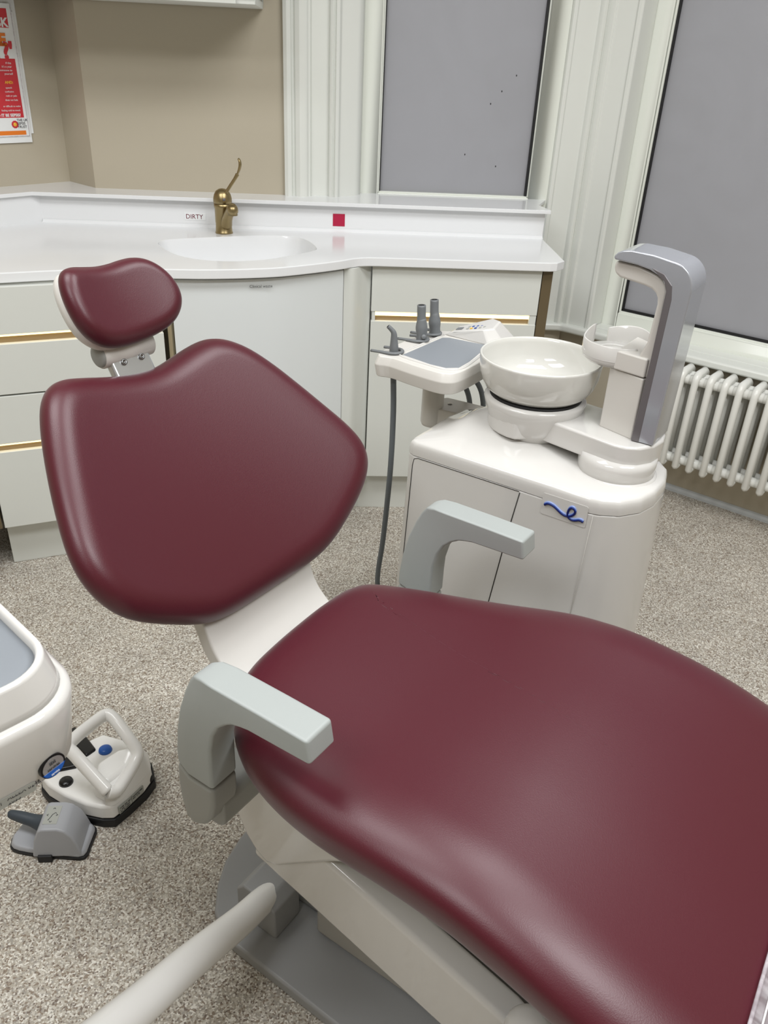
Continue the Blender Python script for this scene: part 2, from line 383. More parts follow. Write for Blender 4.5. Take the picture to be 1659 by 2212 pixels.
# ------------------------------------------------------------------ radiator
rad = empty('column_radiator', BW(.3, -.1, 0), AB); tag(rad, 'white column radiator on the wall under the right-hand window', 'radiator')
def section_mesh():
    V, F = [], []
    def tb(pts, r_, sides=14):
        n0 = len(V); pts = [Vector(p) for p in pts]
        for i, p in enumerate(pts):
            t = (pts[min(i+1, len(pts)-1)]-pts[max(i-1, 0)]).normalized(); a = Vector((1, 0, 0)); b = t.cross(a).normalized()
            if abs(t.x) > .9: a = Vector((0, 1, 0)); b = Vector((0, 0, 1))
            rr = r_[i] if isinstance(r_, list) else r_
            for j in range(sides): V.append(p+(a*math.cos(2*math.pi*j/sides)+b*math.sin(2*math.pi*j/sides))*rr)
        for i in range(len(pts)-1):
            for j in range(sides): F.append((n0+i*sides+j, n0+i*sides+(j+1) % sides, n0+(i+1)*sides+(j+1) % sides, n0+(i+1)*sides+j))
        F.append(tuple(range(n0, n0+sides))); F.append(tuple(range(n0+(len(pts)-1)*sides, n0+len(pts)*sides)))
    r0 = .0125
    # outer loop front column -> head -> rear column
    tb([(0, -.048, .158), (0, -.048, .168), (0, -.048, .49), (0, -.044, .505), (0, -.03, .513), (0, .03, .513), (0, .044, .505), (0, .048, .49), (0, .048, .168), (0, .048, .158)], [.006, r0, r0, .0135, .0145, .0145, .0135, r0, r0, .006])
    tb([(0, 0, .17), (0, 0, .51)], r0)
    tb([(0, -.048, .168), (0, .048, .168)], r0)
    tb([(-.0255, -.024, .488), (.0255, -.024, .488)], .017); tb([(-.006, -.024, .488), (.006, -.024, .488)], .020)
    tb([(-.0255, -.024, .188), (.0255, -.024, .188)], .017); tb([(-.006, -.024, .188), (.006, -.024, .188)], .020)
    tb([(-.0255, .02, .488), (.0255, .02, .488)], .017); tb([(-.0255, .02, .188), (.0255, .02, .188)], .017)
    return V, F
V, F = section_mesh()
first = None
for i in range(14):
    if first is None: first = mesh('section', V, F, 'radiator', rad, smooth=True); o = first
    else: o = first.copy(); C.objects.link(o); o.parent = rad
    o.location = (-.274-.101+i*.0505, 0, 0)
multib = box('wall_bracket', (-.2, -.17), (.055, .10), (.40, .44), 'radiator', rad)
tube('drain_pipe', [(.338, -.02, .19), (.338, -.02, .10), (.338, -.02, 0.0)], .008, 'radiator', rad)

# ------------------------------------------------------------------ worktop
front = [(-.845, 2.207), (-.706, 2.256), (-.60, 2.282), (-.50, 2.296), (-.432, 2.303), (-.35, 2.308), (-.276, 2.320), (-.20, 2.338), (-.139, 2.358), (-.085, 2.386), (-.015, 2.429), (.047, 2.473), (.088, 2.508), (.125, 2.524), (.165, 2.527)]
fr = [tuple(p) for p in cr_spline(front, 5, False)]
outer = [(-1.6, 1.94)] + fr + [(.690, 2.527), (.712, 2.532), (.742, 2.565), (.750, 2.91), (.750, 2.93), (-.945, 2.93), (-1.60, 2.262)]
hole = [tuple(p) for p in cr_spline([(-.515, 2.63), (-.490, 2.572), (-.452, 2.505), (-.400, 2.452), (-.335, 2.424), (-.26, 2.424), (-.177, 2.458), (-.099, 2.527), (-.05, 2.583), (-.030, 2.622), (-.040, 2.680), (-.062, 2.745), (-.09, 2.785), (-.14, 2.806), (-.24, 2.790), (-.36, 2.745), (-.47, 2.700), (-.508, 2.672)], 6, True)]
wt = empty('worktop', (0, 2.6, .873)); tag(wt, 'white solid worktop with moulded oval basin, upstand and thin rear ledge', 'worktop')
def wp(o, e, loc): o.parent = e; o.matrix_parent_inverse = Matrix.Translation(-Vector(loc)); return o
bm = bmesh.new()
ki = outer.index((.742, 2.565)); lo = min(range(len(hole)), key=lambda i: hole[i][0]); hi = max(range(len(hole)), key=lambda i: hole[i][0]); nh_ = len(hole)
pth = lambda a, b: [(a+i) % nh_ for i in range((b-a) % nh_+1)]
p1, p2 = pth(lo, hi), pth(hi, lo)[::-1]        # both run left -> right
if sum(hole[i][1] for i in p1)/len(p1) > sum(hole[i][1] for i in p2)/len(p2): p1, p2 = p2, p1
TV = {}
for zz in (.90, .873):
    ov = [bm.verts.new((x, y, zz)) for x, y in outer]; hv = [bm.verts.new((x, y, zz)) for x, y in hole]; TV[zz] = (ov, hv)
    bm.faces.new([ov[i] for i in range(0, ki+1)] + [hv[i] for i in p1[::-1]] + [ov[-1]])
    bm.faces.new([ov[i] for i in range(ki, len(outer))] + [hv[i] for i in p2])
for k in (0, 1):
    a, b = TV[.90][k], TV[.873][k]
    for i in range(len(a)): bm.faces.new((a[i], a[(i+1) % len(a)], b[(i+1) % len(a)], b[i]))
bmesh.ops.recalc_face_normals(bm, faces=bm.faces)
me = bpy.data.meshes.new('counter_slab'); bm.to_mesh(me); bm.free()
slab = wp(link('counter_slab', me, 'worktop', bev=.003, seg=3, ang=50), wt, (0, 2.6, .873)); slab.modifiers.remove(slab.modifiers['wn'])
for p_ in me.polygons: p_.use_smooth = False
# basin
cx = sum(p[0] for p in hole)/len(hole); cy = sum(p[1] for p in hole)/len(hole)
V, F = [], []; n = len(hole)
rings = [(1.0, .898), (.985, .890), (.965, .870), (.93, .835), (.88, .800), (.78, .775), (.60, .762), (.35, .756), (.12, .752)]
for s, z in rings: V += [(cx+(x-cx)*s, cy+(y-cy)*s, z) for x, y in hole]
for i in range(len(rings)-1):
    for j in range(n): F.append((i*n+j, i*n+(j+1) % n, (i+1)*n+(j+1) % n, (i+1)*n+j))
F.append(tuple(range((len(rings)-1)*n, len(rings)*n)))
wp(mesh('basin', V, F, 'worktop', smooth=True), wt, (0, 2.6, .873))
wp(lathe('drain', [(.001, .002), (.02, .002), (.028, .003), (.030, 0)], (cx, cy, .753), 'steel'), wt, (0, 2.6, .873))
# upstand with cove, then ledge
up_pl = [(-1.6, 2.262), (-.958, 2.892), (-.940, 2.908), (.750, 2.908), (.750, 2.93), (-.95, 2.93), (-1.6, 2.29)]
wp(prism('upstand', up_pl, .899, .984, 'worktop', bev=.001), wt, (0, 2.6, .873))
pf = [(0, .9), (0, .912), (-.003, .906), (-.008, .902), (-.014, .9)]
V = [(x, 2.909+a, z) for x in (-.94, .75) for a, z in pf]; n = 5
wp(mesh('cove', V, [(i, i+1, n+i+1, n+i) for i in range(4)], 'worktop', smooth=True), wt, (0, 2.6, .873))
led = [(-1.6, 2.235), (-.962, 2.872), (-.953, 2.880), (.762, 2.880), (.762, 2.895), (.742, 2.99), (.800, 3.122), (.10, 3.122), (.05, 3.03), (-.142, 3.02), (-.775, 3.02), (-.895, 3.14), (-1.68, 2.36)]
wp(prism('rear_ledge', led, .985, .997, 'worktop', bev=.0015), wt, (0, 2.6, .873))

# ------------------------------------------------------------------ cabinets
def front_set(parent, f, x0, x1, parts, m='cab', th=.018):
    """parts: (name, z0, z1). f maps (along, depth, z) to space"""
    for nm, z0, z1 in parts:
        V, F = boxes([((x0, x1), (0, th), (z0, z1))])
        mesh(nm, [f(*v) for v in V], F, m, parent, bev=.0015)
# right unit
cr_u = empty('drawer_cabinet', (.41, 2.547, 0)); tag(cr_u, 'white base cabinet with lit drawer recess at the right end, beside the window', 'cabinet')
f = lambda a, d, z: (a-.41, d, z)
front_set(cr_u, f, .143, .673, [('drawer', .729, .869), ('door', .147, .699)])
def loc_box(name, x, y, z, m, e, o, bev=.001):
    V, F = boxes([(x, y, z)]); return mesh(name, [(a-o[0], b-o[1], c-o[2]) for a, b, c in V], F, m, e, bev=bev)
o_ = (.41, 2.547, 0)
loc_box('carcass', (.145, .672), (2.568, 2.90), (.147, .872), 'cab', cr_u, o_)
loc_box('recess_back', (.156, .650), (2.560, 2.567), (.699, .729), 'recess', cr_u, o_, 0)
loc_box('recess_end', (.146, .156), (2.549, 2.567), (.699, .729), 'cab', cr_u, o_, 0)
loc_box('recess_end', (.650, .672), (2.549, 2.567), (.699, .729), 'cab', cr_u, o_, 0)
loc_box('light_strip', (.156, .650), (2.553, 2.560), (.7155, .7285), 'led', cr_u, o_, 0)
loc_box('end_panel', (.676, .708), (2.551, 2.90), (.0, .872), 'bronze', cr_u, o_)
loc_box('plinth', (.12, .676), (2.590, 2.61), (0, .147), 'cab', cr_u, o_)
# curved sink unit
cs = empty('sink_cabinet', (-.2, 2.45, 0)); tag(cs, 'bow-fronted white cabinet below the basin, lettered Clinical waste', 'cabinet')
off = .022
arc = [(x, y+off) for x, y in fr if -.437 <= x <= .050] + [(.0535, 2.4785+off)]
def strip_mesh(name, pts, th, z0, z1, m, e, o, bev=.001):
    P = [Vector(p) for p in pts]; A, Bk = [], []
    for i, p in enumerate(P):
        t = (P[min(i+1, len(P)-1)]-P[max(i-1, 0)]).normalized(); nn = Vector((-t.y, t.x)); A.append(p); Bk.append(p+nn*th)
    pl = [(p.x-o[0], p.y-o[1]) for p in A+Bk[::-1]]
    return prism(name, pl, z0, z1, m, e, bev=bev, seg=2, ang=50)
oo = (-.2, 2.45, 0)
strip_mesh('door', arc, .018, .147, .866, 'cabdoor', cs, oo)
fas = cr_spline([(.0538, arc[-1][1]+.001), (.085, 2.500), (.112, 2.535), (.130, 2.556), (.140, 2.562)], 5, False)
strip_mesh('fascia', fas, .015, .12, .872, 'cab', cs, oo)
arc2 = [(x, y+.035) for x, y in arc]
strip_mesh('carcass', arc2+[(.10, 2.545)], .02, .147, .872, 'cab', cs, oo)
pa = cr_spline([(-.46, 2.40), (-.3, 2.41), (-.15, 2.45), (-.05, 2.52), (.03, 2.575), (.08, 2.590), (.13, 2.592)], 5, False)
strip_mesh('plinth', pa, .015, 0, .13, 'cab', cs, oo)
strip_mesh('edge_strip', [(-.452, 2.331), (-.440, 2.327)], .03, .147, .868, 'champ', cs, oo)
lt = text('lettering', 'Clinical waste', .0118, 'ink', None, (-.216-.0, 2.333+.0, .843), (1, .22, 0), (0, 0, 1), off=.0)
# place lettering just proud of the door
dx = Vector((1, .20, 0)).normalized()
lt.parent = cs; lt.matrix_parent_inverse = Matrix.Translation((.2, -2.45, 0)); lt.location = (0, .0175, 0)
# left unit, turned 18.8 degrees
AL = R(18.83); dL = Vector((math.cos(AL), math.sin(AL), 0)); nL = Vector((-math.sin(AL), math.cos(AL), 0)); L0 = Vector((-.946, 2.155, 0))
clu = empty('drawer_cabinet', L0, AL); tag(clu, 'white four-drawer cabinet with two lit recesses, behind the headrest on the left', 'cabinet')
W_ = .512
front_set(clu, IDF, 0, W_, [('drawer', .742, .868), ('drawer', .574, .716), ('drawer', .428, .569), ('drawer', .159, .403)])
box('carcass', (.002, W_-.002), (.024, .30), (.159, .872), 'cab', clu)
for z0, z1, a in ((.716, .742, 1), (.403, .428, 0)):
    box('recess_back', (.006, W_-.006), (.016, .0235), (z0, z1), 'recess', clu, bev=0)
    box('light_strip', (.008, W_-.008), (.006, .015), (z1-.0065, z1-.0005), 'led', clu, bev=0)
box('plinth', (.0, W_), (.06, .075), (0, .159), 'cab', clu)
box('end_panel', (-.024, -.006), (-.002, .30), (.159, .872), 'bronze', clu)
# next cabinet, only its corner shows
cl2 = empty('drawer_cabinet', L0-dL*.03+nL*.005, AL+R(25)); tag(cl2, 'white base cabinet at the left picture edge, only its plinth corner showing', 'cabinet')
box('door', (-.50, -.012), (.004, .022), (.159, .868), 'cab', cl2)
box('carcass', (-.50, -.014), (.026, .25), (.159, .872), 'cab', cl2)
box('plinth', (-.50, -.002), (.068, .083), (0, .159), 'cab', cl2)

# wall cabinet above
wc = empty('wall_cabinet', (-.7, 2.66, 1.54)); tag(wc, 'white wall cabinet along the top picture edge above the basin', 'cabinet')
box('door', (-.55, .447), (0, .018), (-.001, .7), 'cab', wc)
multibox('carcass', [((-.55, .498), (.02, .34), (.0, .018)), ((.480, .498), (.02, .34), (.018, .7)), ((-.55, .480), (.325, .34), (.018, .7)), ((-.55, .48), (.02, .34), (.6, .618))], 'cab', wc)

# ------------------------------------------------------------------ tap
tp = empty('lever_tap', (-.335, 2.82, .90)); tag(tp, 'antique brass monobloc tap with long elbow lever beside the basin', 'tap')
lathe('tap_body', [(.001, 0), (.0285, 0), (.0285, .004), (.0270, .006), (.0260, .030), (.0268, .036), (.0268, .078), (.0285, .080), (.0290, .084), (.0290, .093)], (0, 0, 0), 'brass', tp)
lathe('tap_head', [(.0295, .0935), (.0300, .100), (.0295, .108), (.0265, .120), (.0205, .130), (.0110, .136), (.001, .138)], (0, 0, 0), 'brass', tp)
tube('spout', [(.008, -.010, .030), (.016, -.030, .052), (.030, -.060, .080), (.038, -.080, .092), (.041, -.096, .094)], [.021, .017, .0145, .0145, .0145], 'brass', tp)
lathe('spout_tip', [(.001, .014), (.012, .013), (.0165, .006), (.0175, 0), (.0175, -.008), (.0155, -.009), (.0155, -.017), (.001, -.0175)], (.041, -.098, .090), 'brass', tp)
# lever: slim rod bending into a flattened paddle
lathe('grub_screw', [(.001, .003), (.0045, .003), (.005, 0)], (.008, -.0285, .108), 'darksilver', tp, axis=(0.25, -1, 0))
tube('lever', [(.008, -.012, .118), (.024, -.020, .142), (.044, -.028, .170), (.054, -.030, .186)], [.0055, .0052, .0052, .006], 'brass', tp)
tube('lever_paddle', [(.053, -.030, .184), (.060, -.030, .200), (.0635, -.030, .214), (.062, -.030, .226), (.058, -.030, .232)], [.0065, .0095, .011, .0095, .006], 'brass', tp, flat=.45)

# labels on the upstand
dl_ = tag(box('sticker_label', (-.474, -.404), (2.9068, 2.9079), (.9215, .9445), 'white', bev=0), 'small white label reading DIRTY, stuck left of the brass tap', 'label')
text('lettering', 'DIRTY', .0205, 'maroon', dl_, (-.4705, 2.9068, .9258), (1, 0, 0), (0, 0, 1), off=.0004)
tag(box('square_sticker', (.022, .0625), (2.9068, 2.9079), (.9175, .9575), 'red', bev=0), 'plain crimson square sticker on the upstand right of the basin', 'sticker')

# ------------------------------------------------------------------ poster on the left wall
A1v = Vector((-.898, 3.129, 0))
def WL(u, z, h): v = A1v+dl*u-nl_*h; return Vector((v.x, v.y, z))
def wallbox(name, u0, u1, z0, z1, h0, h1, m, parent=None):
    V = [WL(u, z, h) for u in (u0, u1) for h in (h0, h1) for z in (z0, z1)]
    return mesh(name, V, [(0, 1, 3, 2), (4, 6, 7, 5), (0, 4, 5, 1), (2, 3, 7, 6), (0, 2, 6, 4), (1, 5, 7, 3)], m, parent, bev=.0006, seg=1)
tag(wallbox('wall_sheet', .108, .345, 1.154, 1.62, .0005, .003, 'white'), 'white backing sheet on the left wall, edge showing right of the poster', 'sheet')
tag(wallbox('backing_board', .119, .34, 1.128, 1.50, .0035, .007, 'white'), 'white board showing below the red health poster', 'board')
po = tag(wallbox('health_poster', .127, .337, 1.147, 1.521, .0075, .0095, 'white'), 'red and white sepsis poster in a clear sleeve on the left wall', 'poster')
H_ = .0097
wallbox('red_panel', .141, .323, 1.455, 1.507, H_, H_+.0003, 'prd', po)
wallbox('red_panel', .137, .327, 1.203, 1.371, H_, H_+.0003, 'prd', po)
wallbox('orange_band', .1375, .327, 1.152, 1.1645, H_, H_+.0003, 'por', po)
UX = -dl; UZ = Vector((0, 0, 1))
def ptext(name, s, size, m, u_right, z, bold=0.):
    return text(name, s, size, m, po, WL(u_right, z, H_+.0006), UX, UZ, bold=bold, align='RIGHT', off=.0003)
ptext('lettering', 'ASK', .034, 'white', .143, 1.458, .0012)
ptext('lettering', 'THE', .046, 'por', .1575, 1.407, .0022)
ptext('lettering', "'IS IT?'", .062, 'prd', .140, 1.372, .003)
for s, z in (("if this", 1.356), ("it's a year", 1.346), ("someone to", 1.336), ("yourself", 1.326)): ptext('lettering', s, .0085, 'white', .152, z)
ptext('lettering', 'AND:', .011, 'pye', .156, 1.301, .0003)
for s, z, u in (('speech', 1.287, .162), ('confusion', 1.276, .158), ('rash or pale', 1.264, .150), ('does not fade', 1.252, .149), ('or difficult to wake', 1.234, .143), ('feeling cold to touch', 1.222, .146)): ptext('lettering', s, .0075, 'white', u, z)
ptext('lettering', 'COULD IT BE SEPSIS?', .0118, 'white', .1475, 1.2065, .0004)
lathe('round_emblem', [(.001, .0004), (.011, .0004), (.0118, 0)], WL(.171, 1.183, H_), 'prd', po, axis=-nl_, sides=10)
lathe('emblem_core', [(.001, .0006), (.006, .0006), (.0062, .0004)], WL(.171, 1.183, H_), 'pye', po, axis=-nl_, sides=8)
for s, z in (('THE UK', 1.192), ('SEPSIS', 1.182), ('TRUST', 1.172)): text('lettering', s, .0105, 'ink', po, WL(.1635, z, H_+.0004), UX, UZ, off=.0002)
tube('sleeve_edge', [WL(.1275, 1.149, .0105), WL(.1275, 1.52, .0105)], .0012, 'clear', po, sides=8, smoothn=1)
tube('sleeve_edge', [WL(.1275, 1.1485, .0105), WL(.336, 1.1485, .0105)], .0012, 'clear', po, sides=8, smoothn=1)

# ------------------------------------------------------------------ local frame of chair and unit
TH = R(-38); OC = Vector((.166, .962, 0))

# ================================================================== dental chair
ch = empty('dental_chair', OC, TH); tag(ch, 'burgundy padded dental treatment chair with grey armrests and headrest', 'dental chair')
# --- backrest
PH = R(52.5); s0, z0b = -.30, .60
def bf(u, v, h):
    d = .07*(u/.33)**2 + h - .028
    return (s0 - v*math.cos(PH) + d*math.sin(PH), u, z0b + v*math.sin(PH) + d*math.cos(PH))
back_o = [(-0.021, 0.456), (0.014, 0.457), (0.048, 0.462), (0.095, 0.474), (0.127, 0.477), (0.151, 0.473), (0.177, 0.459), (0.203, 0.434), (0.229, 0.392), (0.258, 0.333), (0.28, 0.282), (0.302, 0.236), (0.313, 0.201), (0.314, 0.17), (0.306, 0.145), (0.286, 0.12), (0.255, 0.097), (0.213, 0.074), (0.174, 0.055), (0.138, 0.045), (0.09, 0.042), (0.019, 0.042), (-0.052, 0.042), (-0.097, 0.046), (-0.129, 0.05), (-0.164, 0.065), (-0.204, 0.086), (-0.243, 0.108), (-0.271, 0.126), (-0.292, 0.151), (-0.306, 0.18), (-0.311, 0.211), (-0.308, 0.239), (-0.3, 0.269), (-0.286, 0.308), (-0.27, 0.347), (-0.253, 0.386), (-0.232, 0.426), (-0.216, 0.452), (-0.197, 0.471), (-0.179, 0.48), (-0.156, 0.483), (-0.127, 0.478), (-0.077, 0.467)]
def inset(P, d):
    P = [Vector(p) for p in P]; n = len(P); ar = sum(P[i].x*P[(i+1) % n].y-P[(i+1) % n].x*P[i].y for i in range(n)); sg = 1 if ar > 0 else -1
    out = []
    for i in range(n):
        t = (P[(i+1) % n]-P[i-1]).normalized(); out.append(tuple(P[i]+Vector((-t.y, t.x))*d*sg))
    return out
def smooth_loop(P, k=2):
    P = [Vector(p) for p in P]; n = len(P)
    for _ in range(k): P = [(P[i-1]+P[i]*2+P[(i+1) % n])/4 for i in range(n)]
    return [tuple(p) for p in P]
bo = [(x*1.005+.011, .2+(y-.2)*1.02+.003) for x, y in cr_spline(smooth_loop(inset(back_o, -.003), 1), 4)]
cushion('backrest', bo, bf, .045, .038, 'leather', ch, (.0, .26), rings=14)
# rear shell of the backrest
cushion('back_shell', [tuple(p) for p in cr_spline(smooth_loop(inset(back_o, .030), 1), 3)], lambda u, v, h: bf(u, v, -.030-h), .03, .022, 'satin_white', ch, (0, .26), rings=6)
# --- headrest
PHh = R(60); sh, zh = -.62, 1.06
def hf(u, v, h):
    d = .02*(u/.11)**2 + h - .012
    return (sh - v*math.cos(PHh) + d*math.sin(PHh), u, zh + v*math.sin(PHh) + d*math.cos(PHh))
head_o = [(-0.017, 0.081), (0.007, 0.081), (0.031, 0.085), (0.053, 0.085), (0.071, 0.079), (0.087, 0.068), (0.1, 0.05), (0.108, 0.031), (0.111, 0.01), (0.108, -0.008), (0.099, -0.024), (0.084, -0.037), (0.064, -0.046), (0.035, -0.05), (-0.0, -0.053), (-0.03, -0.054), (-0.058, -0.05), (-0.078, -0.04), (-0.095, -0.025), (-0.103, -0.005), (-0.106, 0.014), (-0.106, 0.036), (-0.103, 0.055), (-0.096, 0.072), (-0.085, 0.084), (-0.068, 0.088), (-0.043, 0.084)]
hr = cushion('headrest', [tuple(p) for p in cr_spline(smooth_loop(inset(head_o, .001), 1), 4)], hf, .024, .024, 'leather', ch, (0, .015), rings=8)
cushion('headrest_shell', [tuple(p) for p in cr_spline(smooth_loop(inset(head_o, .002), 1), 3)], lambda u, v, h: hf(u, v, -.018-h), .022, .020, 'satin_white', ch, (0, .015), rings=5)
# headrest stem: flat aluminium bar with two screws
def hb(name, u0, u1, v0, v1, h0, h1, m, par=ch, bev=.003):
    V = [hf(u, v, h) for u in (u0, u1) for v in (v0, v1) for h in (h0, h1)]
    V = [(sh - v*math.cos(PHh) + (h)*math.sin(PHh), u, zh+v*math.sin(PHh)+h*math.cos(PHh)) for u in (u0, u1) for v in (v0, v1) for h in (h0, h1)]
    return mesh(name, V, [(0, 1, 3, 2), (4, 6, 7, 5), (0, 4, 5, 1), (2, 3, 7, 6), (0, 2, 6, 4), (1, 5, 7, 3)], m, par, bev=bev)
stem = hb('headrest_stem', -.048, .033, -.20, -.058, -.052, -.034, 'alu', bev=.006)
hb('stem_collar', -.050, .035, -.060, -.020, -.054, -.032, 'alu', bev=.008)
nh = Vector((math.sin(PHh), 0, math.cos(PHh)))
for u in (-.024, .013):
    lathe('screw', [(.001, .0015), (.0022, .0015), (.0024, .003), (.0052, .003), (.0058, 0)], (sh - (-.072)*math.cos(PHh) - .034*math.sin(PHh), u, zh-.072*math.sin(PHh)-.034*math.cos(PHh)), 'steel', stem, axis=nh, sides=20)
lathe('pivot_cap', [(.001, .014), (.014, .014), (.019, .011), (.020, .0)], (sh+.02*0-.045*math.sin(PHh)+.05*math.cos(PHh), -.046, zh-.05*math.sin(PHh)-.045*math.cos(PHh)), 'armgrey2', ch, axis=(0, -1, 0), sides=30)
lathe('pivot_cap', [(.001, .012), (.018, .012), (.022, .008), (.022, -.09)], (sh-.045*math.sin(PHh)+.05*math.cos(PHh), -.045, zh-.05*math.sin(PHh)-.045*math.cos(PHh)), 'satin_white', ch, axis=(0, -1, 0), sides=30)
# --- lower back plate joining back and seat
def cplate(name, P, thick, t0, t1, m, par, bev=.006):
    P = [Vector(p) for p in cr_spline(P, 6, False)]; A, Bk = [], []
    for i, p in enumerate(P):
        t = (P[min(i+1, len(P)-1)]-P[max(i-1, 0)]).normalized(); nn = Vector((-t.y, t.x)); A.append(p); Bk.append(p+nn*thick)
    return prism(name, [tuple(p) for p in A+Bk[::-1]], t0, t1, m, par, f=lambda a, b, c: (a, c, b), bev=bev, ang=40)
cplate('back_hinge_plate', [(-.392, .675), (-.366, .638), (-.350, .61), (-.338, .58), (-.318, .555), (-.28, .53), (-.20, .515)], -.030, -.128, .140, 'satin_white', ch, .007)
# --- seat and legrest
def zprof(s):
    xs = [-.5, -.3, -.15, 0, .15, .25, .4, .6, .8, 1.1]; zs = [.60, .60, .588, .578, .585, .58, .545, .47, .39, .27]
    for i in range(len(xs)-1):
        if s <= xs[i+1]:
            t = (s-xs[i])/(xs[i+1]-xs[i]); m0 = (zs[i+1]-zs[max(i-1, 0)])/(xs[i+1]-xs[max(i-1, 0)]); m1 = (zs[min(i+2, len(zs)-1)]-zs[i])/(xs[min(i+2, len(xs)-1)]-xs[i]); h = xs[i+1]-xs[i]
            return (2*t**3-3*t*t+1)*zs[i]+(t**3-2*t*t+t)*h*m0+(-2*t**3+3*t*t)*zs[i+1]+(t**3-t*t)*h*m1
    return zs[-1]
def sf(s, t, h):
    side = max(0, abs(t)-.12)/.2
    return (s, t, zprof(s)+h+.012*side*side)
seat_o = [(-.231, .150), (-.188, .176), (-.082, .228), (.008, .270), (.102, .300), (.18, .309), (.26, .315), (.36, .328), (.46, .335), (.60, .325), (.80, .29), (1.0, .25), (1.05, .15), (1.06, 0), (1.05, -.15), (1.0, -.255), (.80, -.315), (.60, -.330), (.46, -.334), (.36, -.330), (.28, -.326), (.206, -.320), (.10, -.318), (.02, -.316), (-.05, -.310), (-.11, -.296), (-.155, -.270), (-.195, -.235), (-.225, -.195), (-.240, -.150), (-.246, -.09), (-.250, -.02), (-.252, .05), (-.248, .11)]
so = [tuple(p) for p in cr_spline(smooth_loop(seat_o, 1), 6)]
cushion('seat_cushion', so, sf, .095, .048, 'leather', ch, (.38, 0), rings=26, bot=1.75, rseg=12)
cushion('seat_shell', [tuple(p) for p in cr_spline(smooth_loop(inset([p for p in seat_o], .045), 1), 4)], lambda s, t, h: sf(s, t, -.072-h), .03, .03, 'satin_white', ch, (.38, 0), rings=16)
# --- armrests
arm_st = [((-.240, .535), (-.160, .535), .62), ((-.240, .560), (-.160, .580), .62), ((-.234, .605), (-.159, .612), .62), ((-.224, .648), (-.152, .642), .62), ((-.210, .686), (-.140, .664), .62),
          ((-.198, .711), (-.125, .678), .66), ((-.187, .726), (-.112, .686), .76), ((-.172, .732), (-.098, .690), .92), ((-.15, .733), (-.082, .693), 1.0), ((-.06, .733), (-.05, .694), 1.0), ((.010, .732), (.016, .696), 1.0)]
low_st = [((-.222, .430), (-.200, .437), .7), ((-.234, .440), (-.180, .451), .64), ((-.241, .465), (-.166, .472), .62), ((-.243, .500), (-.160, .500), .62), ((-.241, .5335), (-.160, .5335), .62)]
def armloft(name, st, t0, t1, m, bev, g=0):
    tc, hw = (t0+t1)/2, (t1-t0)/2+g; V, F = [], []
    for (a, b), (c, d), wo in st: V += [(a, tc-hw*wo, b), (a, tc+hw*wo, b), (a*.6+c*.4, tc+hw*(1 if wo < 1 else 1), b*.6+d*.4), (c, tc+hw, d), (c, tc-hw, d), (a*.6+c*.4, tc-hw, b*.6+d*.4)]
    n = len(st)
    for i in range(n-1):
        for j in range(6): F.append((i*6+j, i*6+(j+1) % 6, (i+1)*6+(j+1) % 6, (i+1)*6+j))
    F += [(0, 1, 2, 3, 4, 5), tuple((n-1)*6+j for j in range(6))]
    return mesh(name, V, F, m, ch, bev=bev, seg=4, ang=28)
for sg, nm in ((-1, 'near'), (1, 'far')):
    a, b = (.262, .312) if sg < 0 else (.266, .316)
    t0, t1 = sorted((sg*a, sg*b))
    armloft('armrest', arm_st, t0, t1, 'armgrey', .005)
    armloft('armrest_post', low_st, t0, t1, 'armgrey2', .007, .0005)
    u0, u1 = sorted((sg*.16, sg*(a+.030)))
    prism('armrest_bracket', rrect(-.234, -.162, .432, .495, .018), u0, u1, 'armgrey2', ch, f=lambda a, b, c: (a, c, b), bev=.005)
# --- under-seat shell, lift link, base
side_prof = [(-.245, .50), (-.245, .40), (-.232, .345), (-.212, .302), (-.190, .275), (-.165, .262), (-.140, .272), (-.03, .368), (.05, .425), (.16, .475), (.24, .50), (.24, .53), (0, .53), (-.2, .54)]
prism('under_seat_shell', side_prof, -.205, .205, 'gloss_white', ch, f=lambda a, b, c: (a, c, b), bev=.010, ang=50)
link_prof = [(-.205, .252), (.172, .146), (.40, .082), (.47, .15), (.277, .262), (-.06, .360), (-.15, .365)]
prism('lift_link', link_prof, -.198, -.150, 'gloss_white', ch, f=lambda a, b, c: (a, c, b), bev=.010, ang=30)
prism('lift_link', link_prof, .150, .198, 'gloss_white', ch, f=lambda a, b, c: (a, c, b), bev=.010, ang=30)
prism('lift_column', [(-.12, .03), (.30, .03), (.30, .44), (.06, .48), (-.12, .40)], -.13, .13, 'midgrey', ch, f=lambda a, b, c: (a, c, b), bev=.008)
prism('lift_column_cover', [(.306, .03), (.42, .03), (.42, .36), (.306, .43)], -.125, .125, 'midgrey', ch, f=lambda a, b, c: (a, c, b), bev=.006)
bp = [(-.222, -.236), (-.262, -.230), (-.300, -.208), (-.335, -.165), (-.360, -.118), (-.375, -.06), (-.38, 0), (-.375, .06), (-.36, .118), (-.335, .165), (-.30, .208), (-.262, .230), (-.222, .236), (.46, .236), (.49, .2), (.50, 0), (.49, -.2), (.46, -.246)]
prism('base_plate', bp, 0.0, .028, 'basegrey', ch, bev=.006, ang=30)
prism('base_hood', rrect(-.25, -.10, -.10, .10, .05), .026, .055, 'basegrey', ch, bev=.01)
# bracket where the tray arm leaves the base, and the white knuckle at the front
prism('arm_bracket', [(-.262, .028), (-.262, .098), (-.245, .118), (-.19, .118), (-.170, .100), (-.168, .028)], -.185, -.115, 'basegrey', ch, f=lambda a, b, c: (a, c, b), bev=.004)
lathe('link_pivot', [(.033, -.14), (.033, -.02), (.0315, -.008), (.026, .002), (.016, .008), (.001, .010)], (.316, -.222, .335), 'gloss_white', ch, sides=40)

